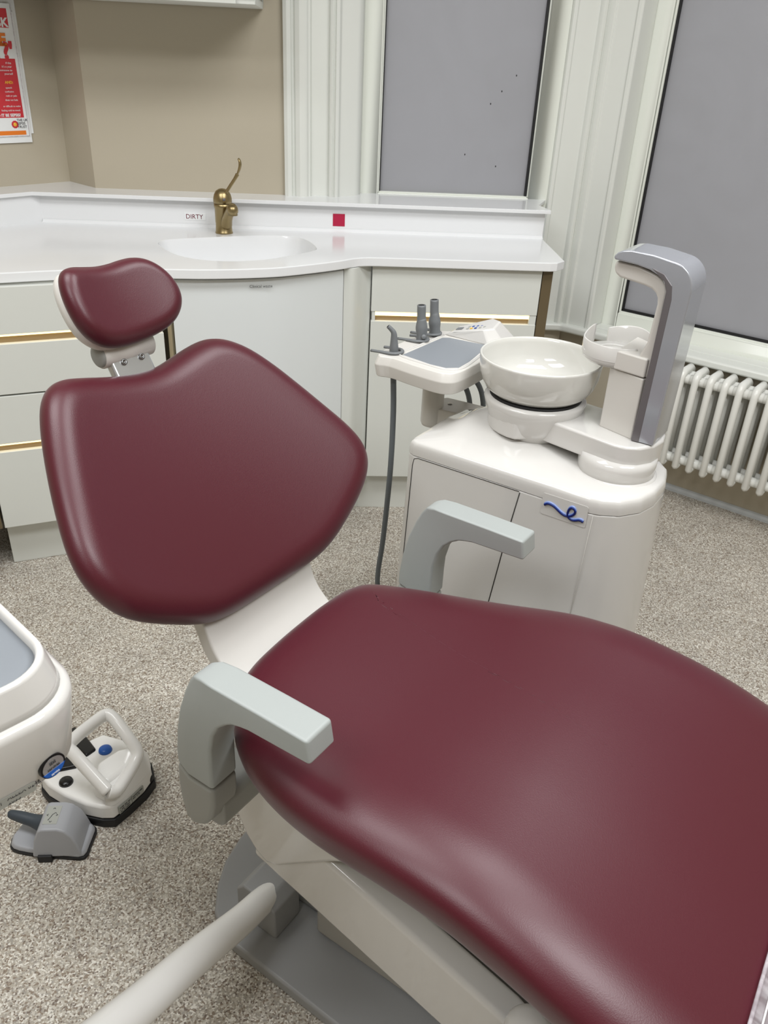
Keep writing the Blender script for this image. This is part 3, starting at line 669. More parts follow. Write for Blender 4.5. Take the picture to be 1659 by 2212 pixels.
# ================================================================== clear foot cover
fc = empty('foot_cover', OC+Vector((math.cos(TH)*.8, math.sin(TH)*.8, .40)), TH); tag(fc, 'clear plastic foot cover over the leg end of the burgundy chair', 'cover')
V, F = [], []
S_ = [i/12 for i in range(13)]; nS = len(S_)
for i in range(13):
    s = .536 + (1.09-.536)*i/12
    for j in range(25):
        t = -.33+.66*j/24; e = min(1, max(0, (abs(t)-.24)/.09)); hw = .30-.10*(s-.5)
        tt = t*(hw+.02)/.33; drop = .05*e*e
        V.append((s-.8, tt, sf(s, tt, .0555)[2]-.40-drop*.6+.0015*math.sin(37*s+19*t)))
for i in range(12):
    for j in range(24): F.append((i*25+j, i*25+j+1, (i+1)*25+j+1, (i+1)*25+j))
o = mesh('cover_sheet', V, F, 'clear', fc, smooth=True); so_ = o.modifiers.new('s', 'SOLIDIFY'); so_.thickness = .0008
tube('hem', [(.536-.8+.002, tt, sf(.538, tt, .0560)[2]-.40) for tt in [-.27+.054*i for i in range(11)]], .0022, 'clear', fc, sides=8, smoothn=2)
tube('hem', [(.550-.8, tt, sf(.550, tt, .0565)[2]-.40) for tt in [-.27+.054*i for i in range(11)]], .0012, 'white', fc, sides=6, smoothn=2)

# ================================================================== spittoon unit
un = empty('spittoon_unit', OC+Vector((math.cos(TH)*-.14-math.sin(TH)*.66, math.sin(TH)*-.14+math.cos(TH)*.66, 0)), TH)
tag(un, 'glossy white spittoon unit with round bowl and silver cup-filler column', 'spittoon')
UO = (-.14, .66)
def U(s, t, z): return (s-UO[0], t-UO[1], z)
body_pl = [tuple(p) for p in ([(-.392, .545), (-.388, .528), (-.372, .520), (.030, .520), (.052, .526)])] + \
          [(.108-.07*(1-math.sin(R(a))) * 0 + 0, 0) for a in []] + \
          [(.085, .546), (.112, .585), (.124, .635), (.124, .70), (.110, .755), (.08, .79), (.03, .812), (-.05, .82), (-.30, .82), (-.355, .80), (-.385, .76), (-.395, .70)]
# body flares slightly to the floor
def ubody(name, pl, zs, m, bev=.0):
    V, F = [], []; n = len(pl)
    for z, k in zs: V += [U(-.13+(s+.13)*k, .67+(t-.67)*k, z) for s, t in pl]
    for i in range(len(zs)-1):
        for j in range(n): F.append((i*n+j, i*n+(j+1) % n, (i+1)*n+(j+1) % n, (i+1)*n+j))
    F += [tuple(range(n))[::-1], tuple(range((len(zs)-1)*n, len(zs)*n))]
    return mesh(name, V, F, m, un, bev=bev, seg=2, ang=25, smooth=True)
bod = ubody('cabinet_body', body_pl, [(0, 1.07), (.35, 1.035), (.60, 1.005), (.683, 1.0)], 'gloss_white', .004)
# lid: rounded edge and a raised dome on the left
lp = [(a[0]+(b[0]-a[0])*k/4, a[1]+(b[1]-a[1])*k/4) for a, b in zip(body_pl, body_pl[1:]+body_pl[:1]) for k in range(4)]
V, F = [], []; n = len(lp); lr = [(1.0, .684), (1.0, .690), (.999, .698), (.993, .706), (.983, .7115), (.968, .7145)] + [(.968*(1-k/22)+.002, None) for k in range(1, 22)]
for k, z in lr:
    for s, t in lp:
        ss, tt = -.13+(s+.13)*k, .67+(t-.67)*k
        e = min(1, (1-k)/.35); e = e*e*(3-2*e) if z is None else 0
        d = math.exp(-(((ss+.27)/.16)**2+((tt-.69)/.12)**2))
        zz = (z if z is not None else .7150+.002*min(1, (.968-k)/.1)) + (e*.042*d) - (0 if z is not None and z < .7 else .0)
        V.append(U(ss, tt, zz))
for i in range(len(lr)-1):
    for j in range(n): F.append((i*n+j, i*n+(j+1) % n, (i+1)*n+(j+1) % n, (i+1)*n+j))
F.append(tuple(range((len(lr)-1)*n, len(lr)*n)))
mesh('lid', V, F, 'gloss_white', un, smooth=True)
tube('lid_groove', [U(-.118, .545, .7152), U(-.124, .565, .7172), U(-.140, .62, .7185), U(-.160, .68, .722), U(-.17, .73, .7225), U(-.175, .79, .715)], .0022, 'satin_white', un, sides=8, smoothn=5)
# shadow gaps between the front panels and under the lid
fy = lambda z: .520-.67
def front_t(z): # depth of front face at height z
    k = 1.0 + (.683-z)/.683*.07 if z < .683 else 1.0
    import bisect
    zs = [(0, 1.07), (.35, 1.035), (.60, 1.005), (.683, 1.0)]
    for (a, ka), (b, kb) in zip(zs, zs[1:]):
        if z <= b: k = ka+(kb-ka)*(z-a)/(b-a); break
    return .67+(.520-.67)*k, k
def seam(name, pts, wdt=.0012, m='dark'):
    return tube(name, [U(*p) for p in pts], wdt, m, un, sides=6, smoothn=1)
def fpt(s, z, e=0.0005): t, k = front_t(z); return (-.13+(s+.13)*k, t-e*0, z)
seam('panel_seam', [fpt(-.114, .700*.97), fpt(-.128, .58), fpt(-.148, .40), fpt(-.19, .05)])
seam('panel_seam', [fpt(-.372, .60*0+.05), fpt(-.372, .40), fpt(-.372, .660), fpt(-.369, .676), fpt(-.360, .680), fpt(-.116, .681)], .0008)
seam('panel_seam', [fpt(.043, .681), fpt(.030, .40), fpt(.02, .05)], .0006, 'midgrey')
# logo plate with the three-tone ribbon loop
t_, k_ = front_t(.67)
Lp = empty('x', (0, 0, 0)); bpy.data.objects.remove(Lp)
plate = prism('logo_plate', rrect(-.064, .032, .650, .697, .004, 4), 0, .0008, 'gloss_white', un, f=lambda a, b, c: U(a, t_-.0002-c, b+.0), bev=0)
loop = [(-.057, .6742), (-.054, .6770), (-.050, .6790), (-.044, .6793), (-.037, .6775), (-.030, .6738), (-.023, .6695), (-.016, .6665), (-.009, .6655), (-.002, .6675), (.004, .6720), (.0075, .6775), (.0065, .6835), (.002, .6868), (-.003, .6850), (-.006, .6795), (-.007, .6720), (-.005, .6655), (.000, .6620), (.006, .6610), (.012, .6628), (.018, .6655), (.023, .6658), (.0265, .6640)]
for i, (mm, dz) in enumerate((('lightblue', .0030), ('blueink', .0016), ('navy', 0))):
    pts = [U(a*1.0, t_-.0016-.0006*i, b-.002+dz+.0) for a, b in loop]
    tube('ribbon_mark', pts, .0023, mm, plate, sides=8, smoothn=4)
# arm: foot, swing arm, hub
lathe('arm_foot', [(.074, 0), (.078, .004), (.079, .030), (.078, .047)], U(.022, .676, .712), 'gloss_white', un)
lathe('foot_ring', [(.086, 0), (.0865, .003), (.083, .010), (.076, .012)], U(.022, .676, .708), 'gloss_white', un)
arm_pl = [(.030, .612), (.052, .615), (.076, .630), (.094, .660), (.100, .700), (.092, .738), (.062, .768), (.0, .775), (-.11, .790)]
for a in range(70, 285, 12): arm_pl.append((-.185+.100*math.cos(R(a)), .705+.100*math.sin(R(a))))
arm_pl += [(-.140, .642)]
prism('swing_arm', [(s-UO[0], t-UO[1]) for s, t in arm_pl], .746, .796, 'gloss_white', un, bev=.006, seg=4, ang=30)
lathe('bowl_hub', [(.001, -.044), (.060, -.044), (.080, -.034), (.095, -.010), (.106, .025), (.110, .040), (.107, .0455), (.001, .046)], U(-.188, .707, .770), 'gloss_white', un)
lathe('bowl_seal', [(.099, 0), (.099, .006)], U(-.189, .710, .814), 'black', un)
bw = [(.001, .000), (.086, .000), (.100, .004), (.112, .014), (.121, .030), (.1265, .050), (.1290, .078), (.1288, .0815), (.1268, .0835), (.1240, .0815), (.1225, .072), (.117, .045), (.108, .028), (.092, .015), (.06, .008), (.02, .005), (.001, .004)]
lathe('bowl', bw, U(-.190, .713, .8195), 'ceramic', un, sides=72, close=False)
lathe('bowl_drain', [(.001, .002), (.012, .002), (.014, 0)], U(-.190, .713, .8240), 'steel', un)
# column in white, dark strip and silver
def colpart(name, pl, z0, z1, m, bev=.004): return prism(name, [(s-UO[0], t-UO[1]) for s, t in pl], z0, z1, m, un, bev=bev, ang=30)
colpart('column_base', [(-.030, .682), (.046, .658), (.062, .700), (.045, .745), (-.01, .76), (-.030, .72)], .795, .922, 'satin_white', .003)
# tall hook shape: profile in (s,z), extruded in t
hook_o = [(.051, .797), (.092, .797), (.0985, 1.085)] + [(.0555+.0435*math.cos(R(a)), 1.0985+.0465*math.sin(R(a))) for a in range(0, 85, 9)] + [(.02, 1.151), (-.022, 1.1525), (-.036, 1.150), (-.046, 1.145), (-.052, 1.138), (-.050, 1.132), (-.006, 1.129), (.018, 1.1245), (.034, 1.118), (.045, 1.110), (.052, 1.100), (.055, 1.088)]
hook_i = [(.012, .923), (.0545, .923), (.0535, 1.088), (.050, 1.099), (.042, 1.108), (.031, 1.115), (-.006, 1.1255), (-.050, 1.1285), (-.053, 1.118), (-.049, 1.106), (-.038, 1.099), (.010, 1.0925), (.024, 1.089), (.033, 1.083), (.038, 1.075), (.040, 1.064), (.036, .99)]
fz = lambda a, b, c: U(a, c, b)
prism('column_silver', hook_o, .652, .745, 'silver', un, f=fz, bev=.018, seg=7, ang=24)
prism('column_inner', hook_i, .664, .735, 'satin_white', un, f=fz, bev=.006, seg=3, ang=28)
prism('column_strip', [(.048, .797), (.064, .797), (.068, 1.08), (.064, 1.104), (.046, 1.122), (.02, 1.130), (.032, 1.1205), (.048, 1.109), (.055, 1.092), (.053, .95)], .6508, .67, 'darksilver', un, f=fz, bev=.002)
lathe('filler_nozzle', [(.007, 0), (.007, -.008), (.005, -.009), (.001, -.009)], U(-.030, .700, 1.100), 'satin_white', un, sides=24)
# cup holder: open-sided tray ring fixed to the column
ring = []; cc = (-.040, .735); ro, ri = .069, .0655
lathe('cup_tray', [(.001, 0), (.058, 0), (.067, .008), (.069, .016), (.0655, .018), (.001, .018)], U(cc[0], cc[1], .922), 'gloss_white', un, sides=60)
def arcwall(a0, a1, z0, zf, name):
    V, F = [], []; N = 30
    for i in range(N+1):
        a = R(a0+(a1-a0)*i/N); z1 = zf(i/N)
        for r_, z in ((ro, z0), (ro, z1-.0015), ((ro+ri)/2, z1), (ri, z1-.0015), (ri, z0)): V.append(U(cc[0]+r_*math.cos(a), cc[1]+r_*math.sin(a), z))
    for i in range(N):
        for j in range(4): F.append((i*5+j, i*5+j+1, i*5+6+j, i*5+5+j))
    F += [(0, 1, 2, 3, 4), tuple(N*5+j for j in range(5))]
    return mesh(name, V, F, 'gloss_white', un, smooth=True)
arcwall(155, 322, .936, lambda x: .966+.012*math.exp(-(x/.14)**2), 'tray_wall')
arcwall(20, 128, .936, lambda x: .968+.010*math.sin(math.pi*min(1, x*1.0)), 'tray_wall')
lathe('cup_ring', [(.034, 0), (.034, .003), (.032, .004), (.030, .003), (.030, 0)], U(cc[0]-.004, cc[1], .940), 'gloss_white', un, sides=40, close=False)
colpart('tray_bridge', [(-.02, .670), (.046, .657), (.060, .70), (.045, .75), (-.02, .79)], .924, .962, 'satin_white', .004)

# ================================================================== assistant's instrument holder
ih = empty('instrument_holder', OC+Vector((math.cos(TH)*-.44-math.sin(TH)*.72, math.sin(TH)*-.44+math.cos(TH)*.72, .62)), TH)
tag(ih, 'white instrument holder with grey mat and button panel, behind the spittoon bowl', 'instrument holder')
IO = (-.44, .72, .62)
def I(s, t, z): return (s-IO[0], t-IO[1], z-IO[2])
tray_pl = cr_spline([(-.530, .592), (-.500, .600), (-.44, .592), (-.372, .588), (-.345, .596), (-.332, .616), (-.328, .66), (-.330, .76), (-.334, .84), (-.346, .868), (-.375, .925), (-.400, .938), (-.44, .92), (-.515, .87), (-.540, .83), (-.548, .70), (-.546, .62)], 3)
tray_pl = [tuple(p) for p in tray_pl]
def scal(pl, k, c=(-.43, .75)): return [(c[0]+(x-c[0])*k, c[1]+(y-c[1])*k) for x, y in pl]
V, F = [], []; n = len(tray_pl)
for k, z in ((.80, .8035), (.90, .804), (.968, .806), (.985, .820), (1.0, .834), (.972, .845), (.950, .853)): V += [I(x, y, z) for x, y in scal(tray_pl, k)]
for i in range(6):
    for j in range(n): F.append((i*n+j, i*n+(j+1) % n, (i+1)*n+(j+1) % n, (i+1)*n+j))
F += [tuple(range(n))[::-1], tuple(range(6*n, 7*n))]
mesh('tray_body', V, F, 'satin_white', ih, bev=.002, seg=2, ang=12)
matp = [(-.490, .640), (-.41, .628), (-.370, .630), (-.350, .650), (-.352, .70), (-.372, .820), (-.385, .832), (-.475, .822), (-.488, .81)]
prism('mat', matp, .8515, .8535, 'matgrey', ih, f=I, bev=.001)
# raised rim around the mat
rimp = [I(x, y, .853) for x, y in ((-.496, .83), (-.498, .70), (-.496, .634), (-.41, .620), (-.366, .621), (-.343, .645), (-.345, .70), (-.364, .826))]
tube('mat_rim', rimp, .0032, 'gloss_white', ih, sides=10, smoothn=4)
# sloping button console at the back
cons = [(-.495, .832, .853), (-.372, .832, .853), (-.345, .858, .853), (-.345, .935, .853), (-.51, .90, .853), (-.470, .838, .862), (-.392, .846, .888), (-.372, .858, .890), (-.385, .925, .893), (-.400, .93, .893), (-.468, .905, .866)]
V = [I(*p) for p in ((-.500, .835, .852), (-.372, .830, .852), (-.342, .858, .852), (-.355, .935, .852), (-.400, .950, .852), (-.500, .905, .852),
                     (-.470, .828, .868), (-.398, .846, .884), (-.378, .858, .888), (-.386, .905, .894), (-.412, .915, .894), (-.478, .875, .869))]
F = [(0, 1, 7, 6), (1, 2, 8, 7), (2, 3, 9, 8), (3, 4, 10, 9), (4, 5, 11, 10), (5, 0, 6, 11), (6, 7, 8, 9, 10, 11), (5, 4, 3, 2, 1, 0)]
con = mesh('button_console', V, F, 'gloss_white', ih, bev=.004)
pa_, pb_, pc_ = Vector(I(-.470, .828, .868)), Vector(I(-.398, .846, .884)), Vector(I(-.478, .875, .869))
ex = (pb_-pa_); ey = (pc_-pa_); nz = ex.cross(ey).normalized()
if nz.z < 0: nz = -nz
def cpad(name, a, b, w_, h_, m):
    V = []
    for dz in (.0001, .0016):
        for aa, bb in ((a-w_, b-h_), (a+w_, b-h_), (a+w_, b+h_), (a-w_, b+h_)): V.append(pa_+ex*aa+ey*bb+nz*dz)
    mesh(name, V, [(0, 1, 2, 3), (4, 5, 6, 7), (0, 1, 5, 4), (1, 2, 6, 5), (2, 3, 7, 6), (3, 0, 4, 7)], m, con, bev=.0003, seg=1)
cpad('display', .12, .45, .10, .18, 'hand')
for a, b, mm in ((.40, .35, 'pale'), (.40, .70, 'pale'), (.52, .35, 'pye'), (.52, .70, 'blueink'), (.66, .35, 'blueink'), (.66, .72, 'blueink'), (.80, .40, 'pale'), (.80, .75, 'blueink'), (.93, .45, 'pale'), (.93, .80, 'ink')): cpad('button', a, b, .035, .09, mm)
# cradle clips on the left edge
for s, t, z in ((-.516, .640, .856), (-.518, .752, .857), (-.520, .812, .858)):
    tube('cradle_clip', [I(s-.045, t-.022, z-.003), I(s-.015, t-.022, z), I(s+.010, t-.018, z+.001), I(s+.022, t, z+.001), I(s+.010, t+.018, z+.001), I(s-.015, t+.018, z), I(s-.035, t+.016, z-.002)], .0045, 'hand', ih, sides=10, smoothn=4, flat=.7)
PX = (-.492, .795)
lathe('swivel_post', [(.001, -.170), (.018, -.170), (.024, -.167), (.0275, -.158), (.0275, .006), (.001, .006)], I(PX[0], PX[1], .80), 'satin_white', ih)
arm_a = [(-.500, .812), (-.488, .790), (-.470, .782), (-.36, .800), (-.24, .826), (-.20, .860), (-.20, .90), (-.30, .885), (-.49, .868), (-.505, .850)]
prism('support_arm', arm_a, .636, .683, 'satin_white', ih, f=I, bev=.004, seg=3, ang=30)
lathe('arm_screw', [(.001, .002), (.005, .002), (.006, .0)], I(-.462, .83, .683), 'steel', ih)

# handpieces, each resting in its clip
def hand(name, lab, base, pts, rad, tip_m='hand', hose_pts=None, group=None, slider=False):
    e = empty(name, OC+Vector((math.cos(TH)*base[0]-math.sin(TH)*base[1], math.sin(TH)*base[0]+math.cos(TH)*base[1], base[2])), TH)
    tag(e, lab, 'handpiece')
    L = lambda p: (p[0]-base[0], p[1]-base[1], p[2]-base[2])
    rad = [r_*1.18 for r_ in rad]; tube('grip', [L(p) for p in pts], rad, 'hand', e, sides=24, smoothn=5)
    d = (Vector(pts[-1])-Vector(pts[-2])).normalized()
    lathe('bore', [(.001, .0004), (rad[-1]*.62, .0004), (rad[-1]*.7, 0)], Vector(L(pts[-1]))+d*.0004, 'black', e, axis=d, sides=20)
    if slider:
        a = Vector(L(pts[2])); lathe('slide_valve', [(.001, .006), (.0045, .0055), (.006, .003), (.0065, 0)], a+Vector((.010, -.008, .0)), 'hand', e, axis=(.7, -.7, .1), sides=16)
    if hose_pts: tube('hose', [L(p) for p in hose_pts], .0068, 'hose', e, sides=12, smoothn=8)
    return e
b = (-.514, .640, .850)
hand('air_syringe', 'short grey syringe handpiece with bent tip in the front cradle', b, [(-.514, .640, .845), (-.514, .640, .860), (-.515, .640, .880), (-.516, .639, .897), (-.520, .636, .905), (-.527, .631, .913)], [.0085, .0088, .0070, .0055, .0045, .0040],
     hose_pts=[(-.514, .640, .845), (-.512, .640, .80), (-.508, .642, .70), (-.512, .648, .55), (-.530, .660, .35), (-.545, .665, .20), (-.53, .68, .10), (-.50, .70, .04), (-.46, .71, .03), (-.42, .72, .06)])
b = (-.512, .752, .850)
hand('suction_handpiece', 'grey suction handpiece with slider, middle of the three in the holder', b, [(-.510, .752, .845), (-.510, .752, .852), (-.511, .752, .868), (-.513, .752, .885), (-.514, .752, .902), (-.515, .752, .908), (-.517, .752, .938)], [.010, .0118, .0105, .0118, .0095, .0088, .0086], slider=True,
     hose_pts=[(-.510, .752, .845), (-.495, .800, .79), (-.465, .875, .735), (-.450, .915, .66), (-.44, .925, .50), (-.42, .91, .25), (-.38, .87, .12)])
b = (-.512, .814, .850)
hand('suction_handpiece', 'taller-standing grey suction handpiece, nearest the button panel', b, [(-.512, .814, .845), (-.512, .814, .852), (-.513, .814, .868), (-.515, .814, .885), (-.516, .814, .900), (-.518, .814, .910), (-.520, .814, .938)], [.010, .0125, .0110, .0122, .0100, .0088, .0086],
     hose_pts=[(-.512, .814, .845), (-.480, .855, .79), (-.440, .900, .74), (-.415, .920, .67), (-.41, .93, .50), (-.39, .915, .30), (-.36, .87, .18)])

# ================================================================== dentist's tray at the left, on its tube arm
dc = Vector((-.262, .598)); TD = R(-47)
dt = empty('dentist_tray', (-.40, .58, .80), TD); tag(dt, 'large white dentist tray table with grey mat, left of the chair armrest', 'tray table')
Mi = Matrix.Rotation(-TD, 3, 'Z')
def D(x, y, z): v = Mi @ Vector((x+.40, y-.58, z-.80)); return tuple(v)
# local axes of the tray: x' along -47 deg, y' along 43 deg; corner at +x',+/-y'
cn = Vector(D(-.250, .598, .80))
x1 = cn.x+.012; 
def tray_ring(g, z, r_):
    # rounded rectangle, grown by g
    return [(a, b_, z) for a, b_ in rrect(x1-.46-g, x1+g, cn.y-.36-g, cn.y+.012+g, r_+g*.6, 10)]
def loft(name, rings, m, parent, capb=True, capt=True, **k):
    n = len(rings[0]); V = [p for r_ in rings for p in r_]; F = []
    for i in range(len(rings)-1):
        for j in range(n): F.append((i*n+j, i*n+(j+1) % n, (i+1)*n+(j+1) % n, (i+1)*n+j))
    if capb: F.append(tuple(range(n))[::-1])
    if capt: F.append(tuple(range((len(rings)-1)*n, len(rings)*n)))
    return mesh(name, V, F, m, parent, smooth=True, **k)
Z = lambda z: z-.80
loft('tray_shell', [tray_ring(-.012, Z(.826), .05), tray_ring(.0, Z(.829), .05), tray_ring(.006, Z(.838), .05), tray_ring(.014, Z(.905), .05), tray_ring(.013, Z(.911), .05), tray_ring(.008, Z(.915), .05)], 'gloss_white', dt)
loft('tray_rim', [tray_ring(.006, Z(.915), .05), tray_ring(.004, Z(.922), .05), tray_ring(-.002, Z(.946), .05), tray_ring(-.0035, Z(.950), .05), tray_ring(-.0075, Z(.950), .05), tray_ring(-.0095, Z(.946), .05), tray_ring(-.0105, Z(.940), .05)], 'gloss_white', dt, capt=False)
loft('tray_mat', [tray_ring(-.0100, Z(.938), .05), tray_ring(-.0102, Z(.9405), .05)], 'matgrey', dt)

# oval badge and rating label on the side facing the chair, next to the corner
def face(yc, ang):      # point and axes on the rounded front corner at angle ang from +x'
    return Vector((math.cos(ang), math.sin(ang), 0)), Vector((-math.sin(ang), math.cos(ang), 0))
r_c = .05+.010*.6; ccx, ccy = x1+.010-r_c, cn.y+.012+.010-r_c
an = R(12); nrm = Vector((math.cos(an), math.sin(an), .10)).normalized(); tg = Vector((-math.sin(an), math.cos(an), 0)); upv = nrm.cross(tg)*-1
upv = tg.cross(nrm)*-1; upv = nrm.cross(tg)
bc = Vector((ccx, ccy, Z(.850)))+Vector((math.cos(an), math.sin(an), 0))*(r_c-.0015)
def oval(name, a, b, h0, h1, m, par, clip=None, c=bc):
    P = []
    for k in range(36):
        th = 2*math.pi*k/36; P.append((a*math.cos(th), b*math.sin(th)))
    if clip is not None: P = [(x, min(y, clip)) for x, y in P]
    return prism(name, P, h0, h1, m, par, f=lambda u, v, h: tuple(c+tg*u+upv*v+nrm*h), bev=0)
bd = oval('badge', .0135, .0115, -.002, .0022, 'blackgloss', dt)
oval('badge_field', .0115, .0095, .0022, .0024, 'alu', bd)
oval('badge_field', .0125, .0105, .0024, .0027, 'blue', bd, clip=-.0035)
for k, (s_, z_) in enumerate((('SDS', .0028), ('services', -.0022))): text('lettering', s_, .0042, 'ink', bd, bc+upv*z_+nrm*.0027, tg, upv, align='CENTER', off=.0002)
text('lettering', 'service', .0032, 'white', bd, bc+upv*-.0085+nrm*.0029, tg, upv, align='CENTER', off=.0002)
sh_n = Vector((1, 0, .118)).normalized(); su = Vector((0, 1, 0)); sv = sh_n.cross(su)
sx = x1+.0072
def facept(y, z, h): 
    q = Vector((x1+.006+(.008)*(z-.838)/.067, y, Z(z))); return q+sh_n*h
pl = prism('rating_label', rrect(.0, .082, .829+.0, .842, .002, 3), .0002, .0006, 'pale', dt, f=lambda a, b, h: tuple(facept(a, b, h+.0)), bev=0)
text('lettering', 'ALLEX 0246', .0062, 'ink', pl, facept(.055, .8365, .0008), su, sv, off=.0001)
text('lettering', '2023', .0062, 'ink', pl, facept(.055, .8300, .0008), su, sv, off=.0001)
text('lettering', 'REV |', .0062, 'ink', pl, facept(.036, .8365, .0008), su, sv, off=.0001)
# tube arm from the chair base out to the tray
def LW(s, t, z): 
    return OC+Vector((math.cos(TH)*s-math.sin(TH)*t, math.sin(TH)*s+math.cos(TH)*t, z))
arm_pts = [LW(-.207, -.120, .078), LW(-.205, -.150, .092), LW(-.202, -.190, .108), LW(-.199, -.243, .122), LW(-.197, -.365, .16), LW(-.189, -.48, .20), LW(-.185, -.60, .25), LW(-.18, -.69, .36), LW(-.175, -.72, .55), LW(-.17, -.72, .828)]
tube('support_arm', [D(*p) for p in arm_pts], [.0235, .024, .0245, .026, .029, .031, .033, .033, .033, .033], 'ped', dt, sides=32, smoothn=7)

# ================================================================== foot controls on the floor
fp_ = empty('foot_control', (-.49, 1.275, 0), R(57)); tag(fp_, 'white foot control with loop handle, blue and black buttons, on the floor', 'foot control')
Mf = Matrix.Rotation(-R(57), 3, 'Z')
def Fq(x, y, z=0): v = Mf @ Vector((x+.49, y-1.275, 0)); return (v.x, v.y, z)
# local: x' runs along the right-hand side (away), y' to the left
base_w = [(-.430, 1.198), (-.404, 1.232), (-.378, 1.272), (-.366, 1.305), (-.384, 1.357), (-.440, 1.395), (-.500, 1.418), (-.560, 1.375), (-.612, 1.312), (-.606, 1.285), (-.585, 1.262), (-.540, 1.232), (-.489, 1.207), (-.455, 1.198)]
bl = [Fq(*p) for p in base_w]
def lv(name, P, zs, m, par, bev=.003, seg=3, ang=30, c=None):
    c = c or (sum(p[0] for p in P)/len(P), sum(p[1] for p in P)/len(P)); V, F = [], []; n = len(P)
    for z, k in zs: V += [(c[0]+(p[0]-c[0])*k, c[1]+(p[1]-c[1])*k, z if not callable(z) else z(p)) for p in P]
    for i in range(len(zs)-1):
        for j in range(n): F.append((i*n+j, i*n+(j+1) % n, (i+1)*n+(j+1) % n, (i+1)*n+j))
    F += [tuple(range(n))[::-1], tuple(range((len(zs)-1)*n, len(zs)*n))]
    return mesh(name, V, F, m, par, bev=bev, seg=seg, ang=ang)
lv('rubber_base', bl, [(0, 1.0), (.022, 1.0)], 'black', fp_)
bx = [(p[0]*.965, p[1]*.965) for p in bl]
lv('housing', bx, [(.022, 1.0), (.052, .985), (.060, .97)], 'ped', fp_, bev=.006)
# raised hump under the handle and two wings
xs = [p[0] for p in bl]; ys = [p[1] for p in bl]
hump = [Fq(*p) for p in ((-.446, 1.212), (-.418, 1.240), (-.396, 1.275), (-.386, 1.305), (-.402, 1.330), (-.440, 1.318), (-.480, 1.275), (-.475, 1.228))]
lv('hump', hump, [(.055, 1.0), (.095, .93), (.112, .80)], 'ped', fp_, bev=.008, seg=4)
# loop handle: rounded rectangular frame leaning over the housing
hp = [(-.436, 1.204, .100), (-.470, 1.226, .128), (-.506, 1.250, .158), (-.522, 1.264, .168), (-.512, 1.290, .170), (-.490, 1.324, .171), (-.470, 1.350, .171), (-.455, 1.350, .170), (-.436, 1.334, .160), (-.412, 1.312, .142), (-.394, 1.296, .120), (-.396, 1.278, .108), (-.410, 1.240, .098), (-.422, 1.212, .094)]
tube('loop_handle', [Fq(*p) for p in hp] + [Fq(*hp[0])], .0130, 'ped', fp_, sides=20, smoothn=5, flat=1.25)
cow_t = [(-.438, 1.206, .108), (-.426, 1.214, .102), (-.412, 1.242, .106), (-.400, 1.276, .116), (-.398, 1.296, .126), (-.414, 1.314, .146)]
cow_b = [(-.448, 1.206, .058), (-.428, 1.207, .058), (-.406, 1.238, .058), (-.384, 1.275, .058), (-.373, 1.305, .058), (-.388, 1.350, .058)]
V = [Fq(*p) for p in cr_spline(cow_t, 5, False)]; n = len(V); V += [Fq(*p) for p in cr_spline(cow_b, 5, False)]
V += [Fq(p[0]-.018, p[1]+.010, p[2]) for p in cr_spline(cow_t, 5, False)]
F = [(i, i+1, n+i+1, n+i) for i in range(n-1)] + [(i, i+1, 2*n+i+1, 2*n+i) for i in range(n-1)]
mesh('side_cowl', V, F, 'ped', fp_, smooth=True)
lathe('button', [(.001, .008), (.008, .0075), (.0135, .005), (.015, 0)], Fq(-.482, 1.358, .060), 'blue', fp_)
lathe('button', [(.001, .008), (.008, .0075), (.0135, .005), (.015, 0)], Fq(-.543, 1.268, .060), 'blackgloss', fp_)
lathe('end_knob', [(.001, .006), (.010, .004), (.012, 0), (.012, -.01)], Fq(-.377, 1.300, .030), 'black', fp_, axis=Vector(Fq(-.377+.49-.49, 1.300, 0))-Vector(Fq(-.47, 1.345, 0)))
lv('pedal_plate', [Fq(*p) for p in ((-.592, 1.402), (-.560, 1.372), (-.518, 1.336), (-.500, 1.358), (-.540, 1.408), (-.568, 1.432))], [(.040, 1.0), (.066, .96)], 'blackgloss', fp_, bev=.005)
lv('pedal_plate', [Fq(*p) for p in ((-.604, 1.330), (-.566, 1.296), (-.530, 1.306), (-.518, 1.338), (-.552, 1.375), (-.592, 1.362))], [(.050, 1.0), (.0675, .97)], 'blackgloss', fp_, bev=.004)
# rating labels on the side facing the chair
a_ = Vector(Fq(-.4315, 1.2060, .026)); b_ = Vector(Fq(-.3835, 1.280, .026)); ud = (b_-a_).normalized(); nn = Vector((ud.y, -ud.x, 0))
for q0, q1, rows in ((.008, .042, ('TYPE  DIF  SC1', 'L 230 V MAX', 'No. 20120001')), (.044, .078, ('DAIICHI MED', 'BIO  C 02'))):
    p0 = a_+ud*q0+nn*.0075; p1 = a_+ud*q1+nn*.0075
    V = [p0+Vector((0, 0, .002)), p1+Vector((0, 0, .002)), p1+Vector((0, 0, .021)), p0+Vector((0, 0, .021))]; V += [v-nn*.004 for v in V]
    lb = mesh('rating_label', V, [(0, 1, 2, 3), (4, 5, 6, 7), (0, 1, 5, 4), (1, 2, 6, 5), (2, 3, 7, 6), (3, 0, 4, 7)], 'pale', fp_)
    for k, row in enumerate(rows): text('lettering', row, .0048, 'ink', lb, p0+ud*.002+Vector((0, 0, .0150-.0055*k)), ud, (0, 0, 1), off=.0003)

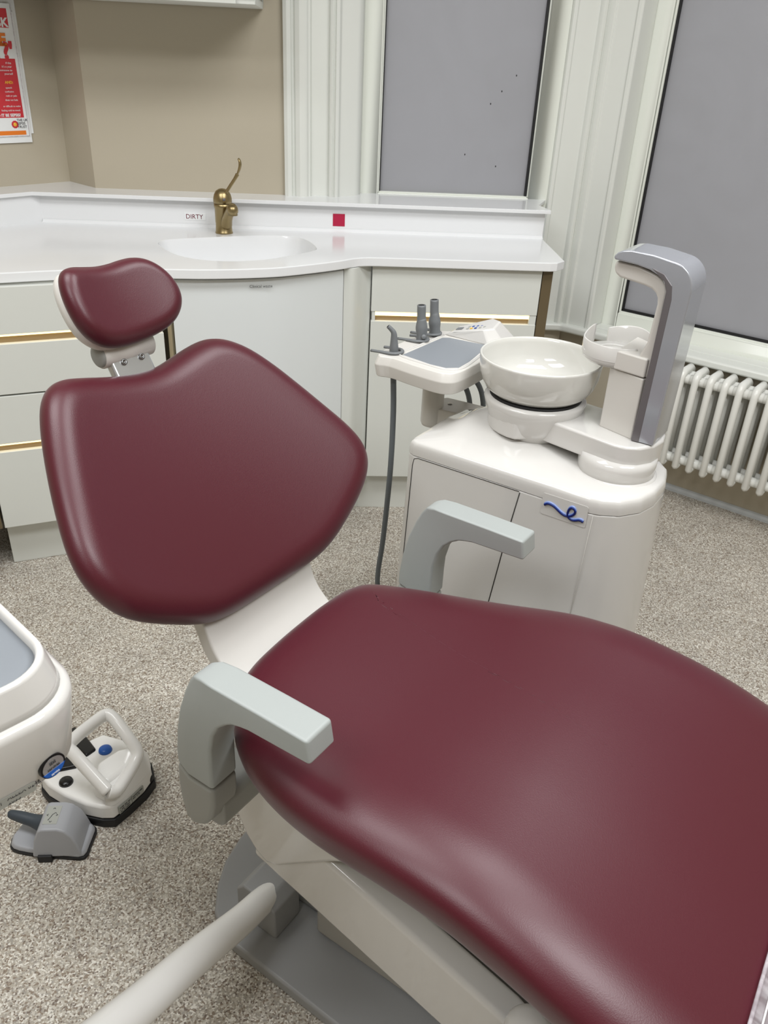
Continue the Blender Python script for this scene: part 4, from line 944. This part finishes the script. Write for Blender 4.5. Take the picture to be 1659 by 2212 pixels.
gp = empty('foot_joystick', (-.545, 1.16, 0), 0); tag(gp, 'grey foot joystick with dark lever and arrow plate, in front of the white foot control', 'foot control')
G = lambda x, y, z=0: (x+.545, y-1.16, z)
gb = [(-.630, 1.150), (-.622, 1.142), (-.610, 1.137), (-.590, 1.132), (-.567, 1.1275), (-.485, 1.118), (-.474, 1.121), (-.470, 1.130), (-.466, 1.183), (-.468, 1.192), (-.480, 1.203), (-.500, 1.212), (-.58, 1.215), (-.612, 1.209), (-.624, 1.198), (-.633, 1.17)]
gl = [G(*p)[:2] for p in gb]
lv('rubber_base', gl, [(0, 1.0), (.008, 1.0)], 'black', gp, bev=.001)
gl2 = [(p[0]*.975, p[1]*.97) for p in gl]
lv('housing', gl2, [(.008, 1.0), (.014, .985), (.020, .93)], 'pedgrey', gp, bev=.003)
# tower: side profile extruded front to back
tw = [(-.576, .010), (-.570, .050), (-.560, .076), (-.552, .080), (-.522, .080), (-.508, .075), (-.494, .060), (-.486, .040), (-.480, .018), (-.478, .010)]
prism('tower', [(p[0]+.545, p[1]) for p in tw], -.031, .040, 'pedgrey', gp, f=lambda a, b, c: (a-(c+.03)*.0, c+(-.0)-(.0 if c > 0 else (.010*(1-b/.08))), b), bev=.006, seg=4, ang=25)
tube('lever', [G(-.560, 1.172, .046), G(-.576, 1.176, .048), G(-.590, 1.180, .050), G(-.612, 1.186, .052), G(-.634, 1.192, .054), G(-.638, 1.193, .054)], [.020, .0150, .0125, .0115, .0085, .004], 'slate', gp, sides=24, smoothn=6)
ap = box('arrow_plate', (-.008, .0195), (-.017, .028), (.0798, .0806), 'pale', gp, bev=0)
def stroke(pts, wd=.0006): return tube('arrow_mark', [(a, b, .0808) for a, b in pts], wd, 'ink', ap, sides=6, smoothn=1)
stroke([(.0005, -.008), (.004, .000), (.006, .006), (.011, .011), (.013, .009)])
for x, y, ax, ay in ((.006, .023, 0, 1), (.006, -.013, 0, -1), (-.005, .005, -1, 0), (.0165, .005, 1, 0)):
    stroke([(x-ax*.003+ay*.0022, y-ay*.003+ax*.0022), (x, y), (x-ax*.003-ay*.0022, y-ay*.003-ax*.0022)])
box('rear_socket', (-.020, .008), (-.0445, -.036), (.0, .017), 'black', gp, bev=.002)
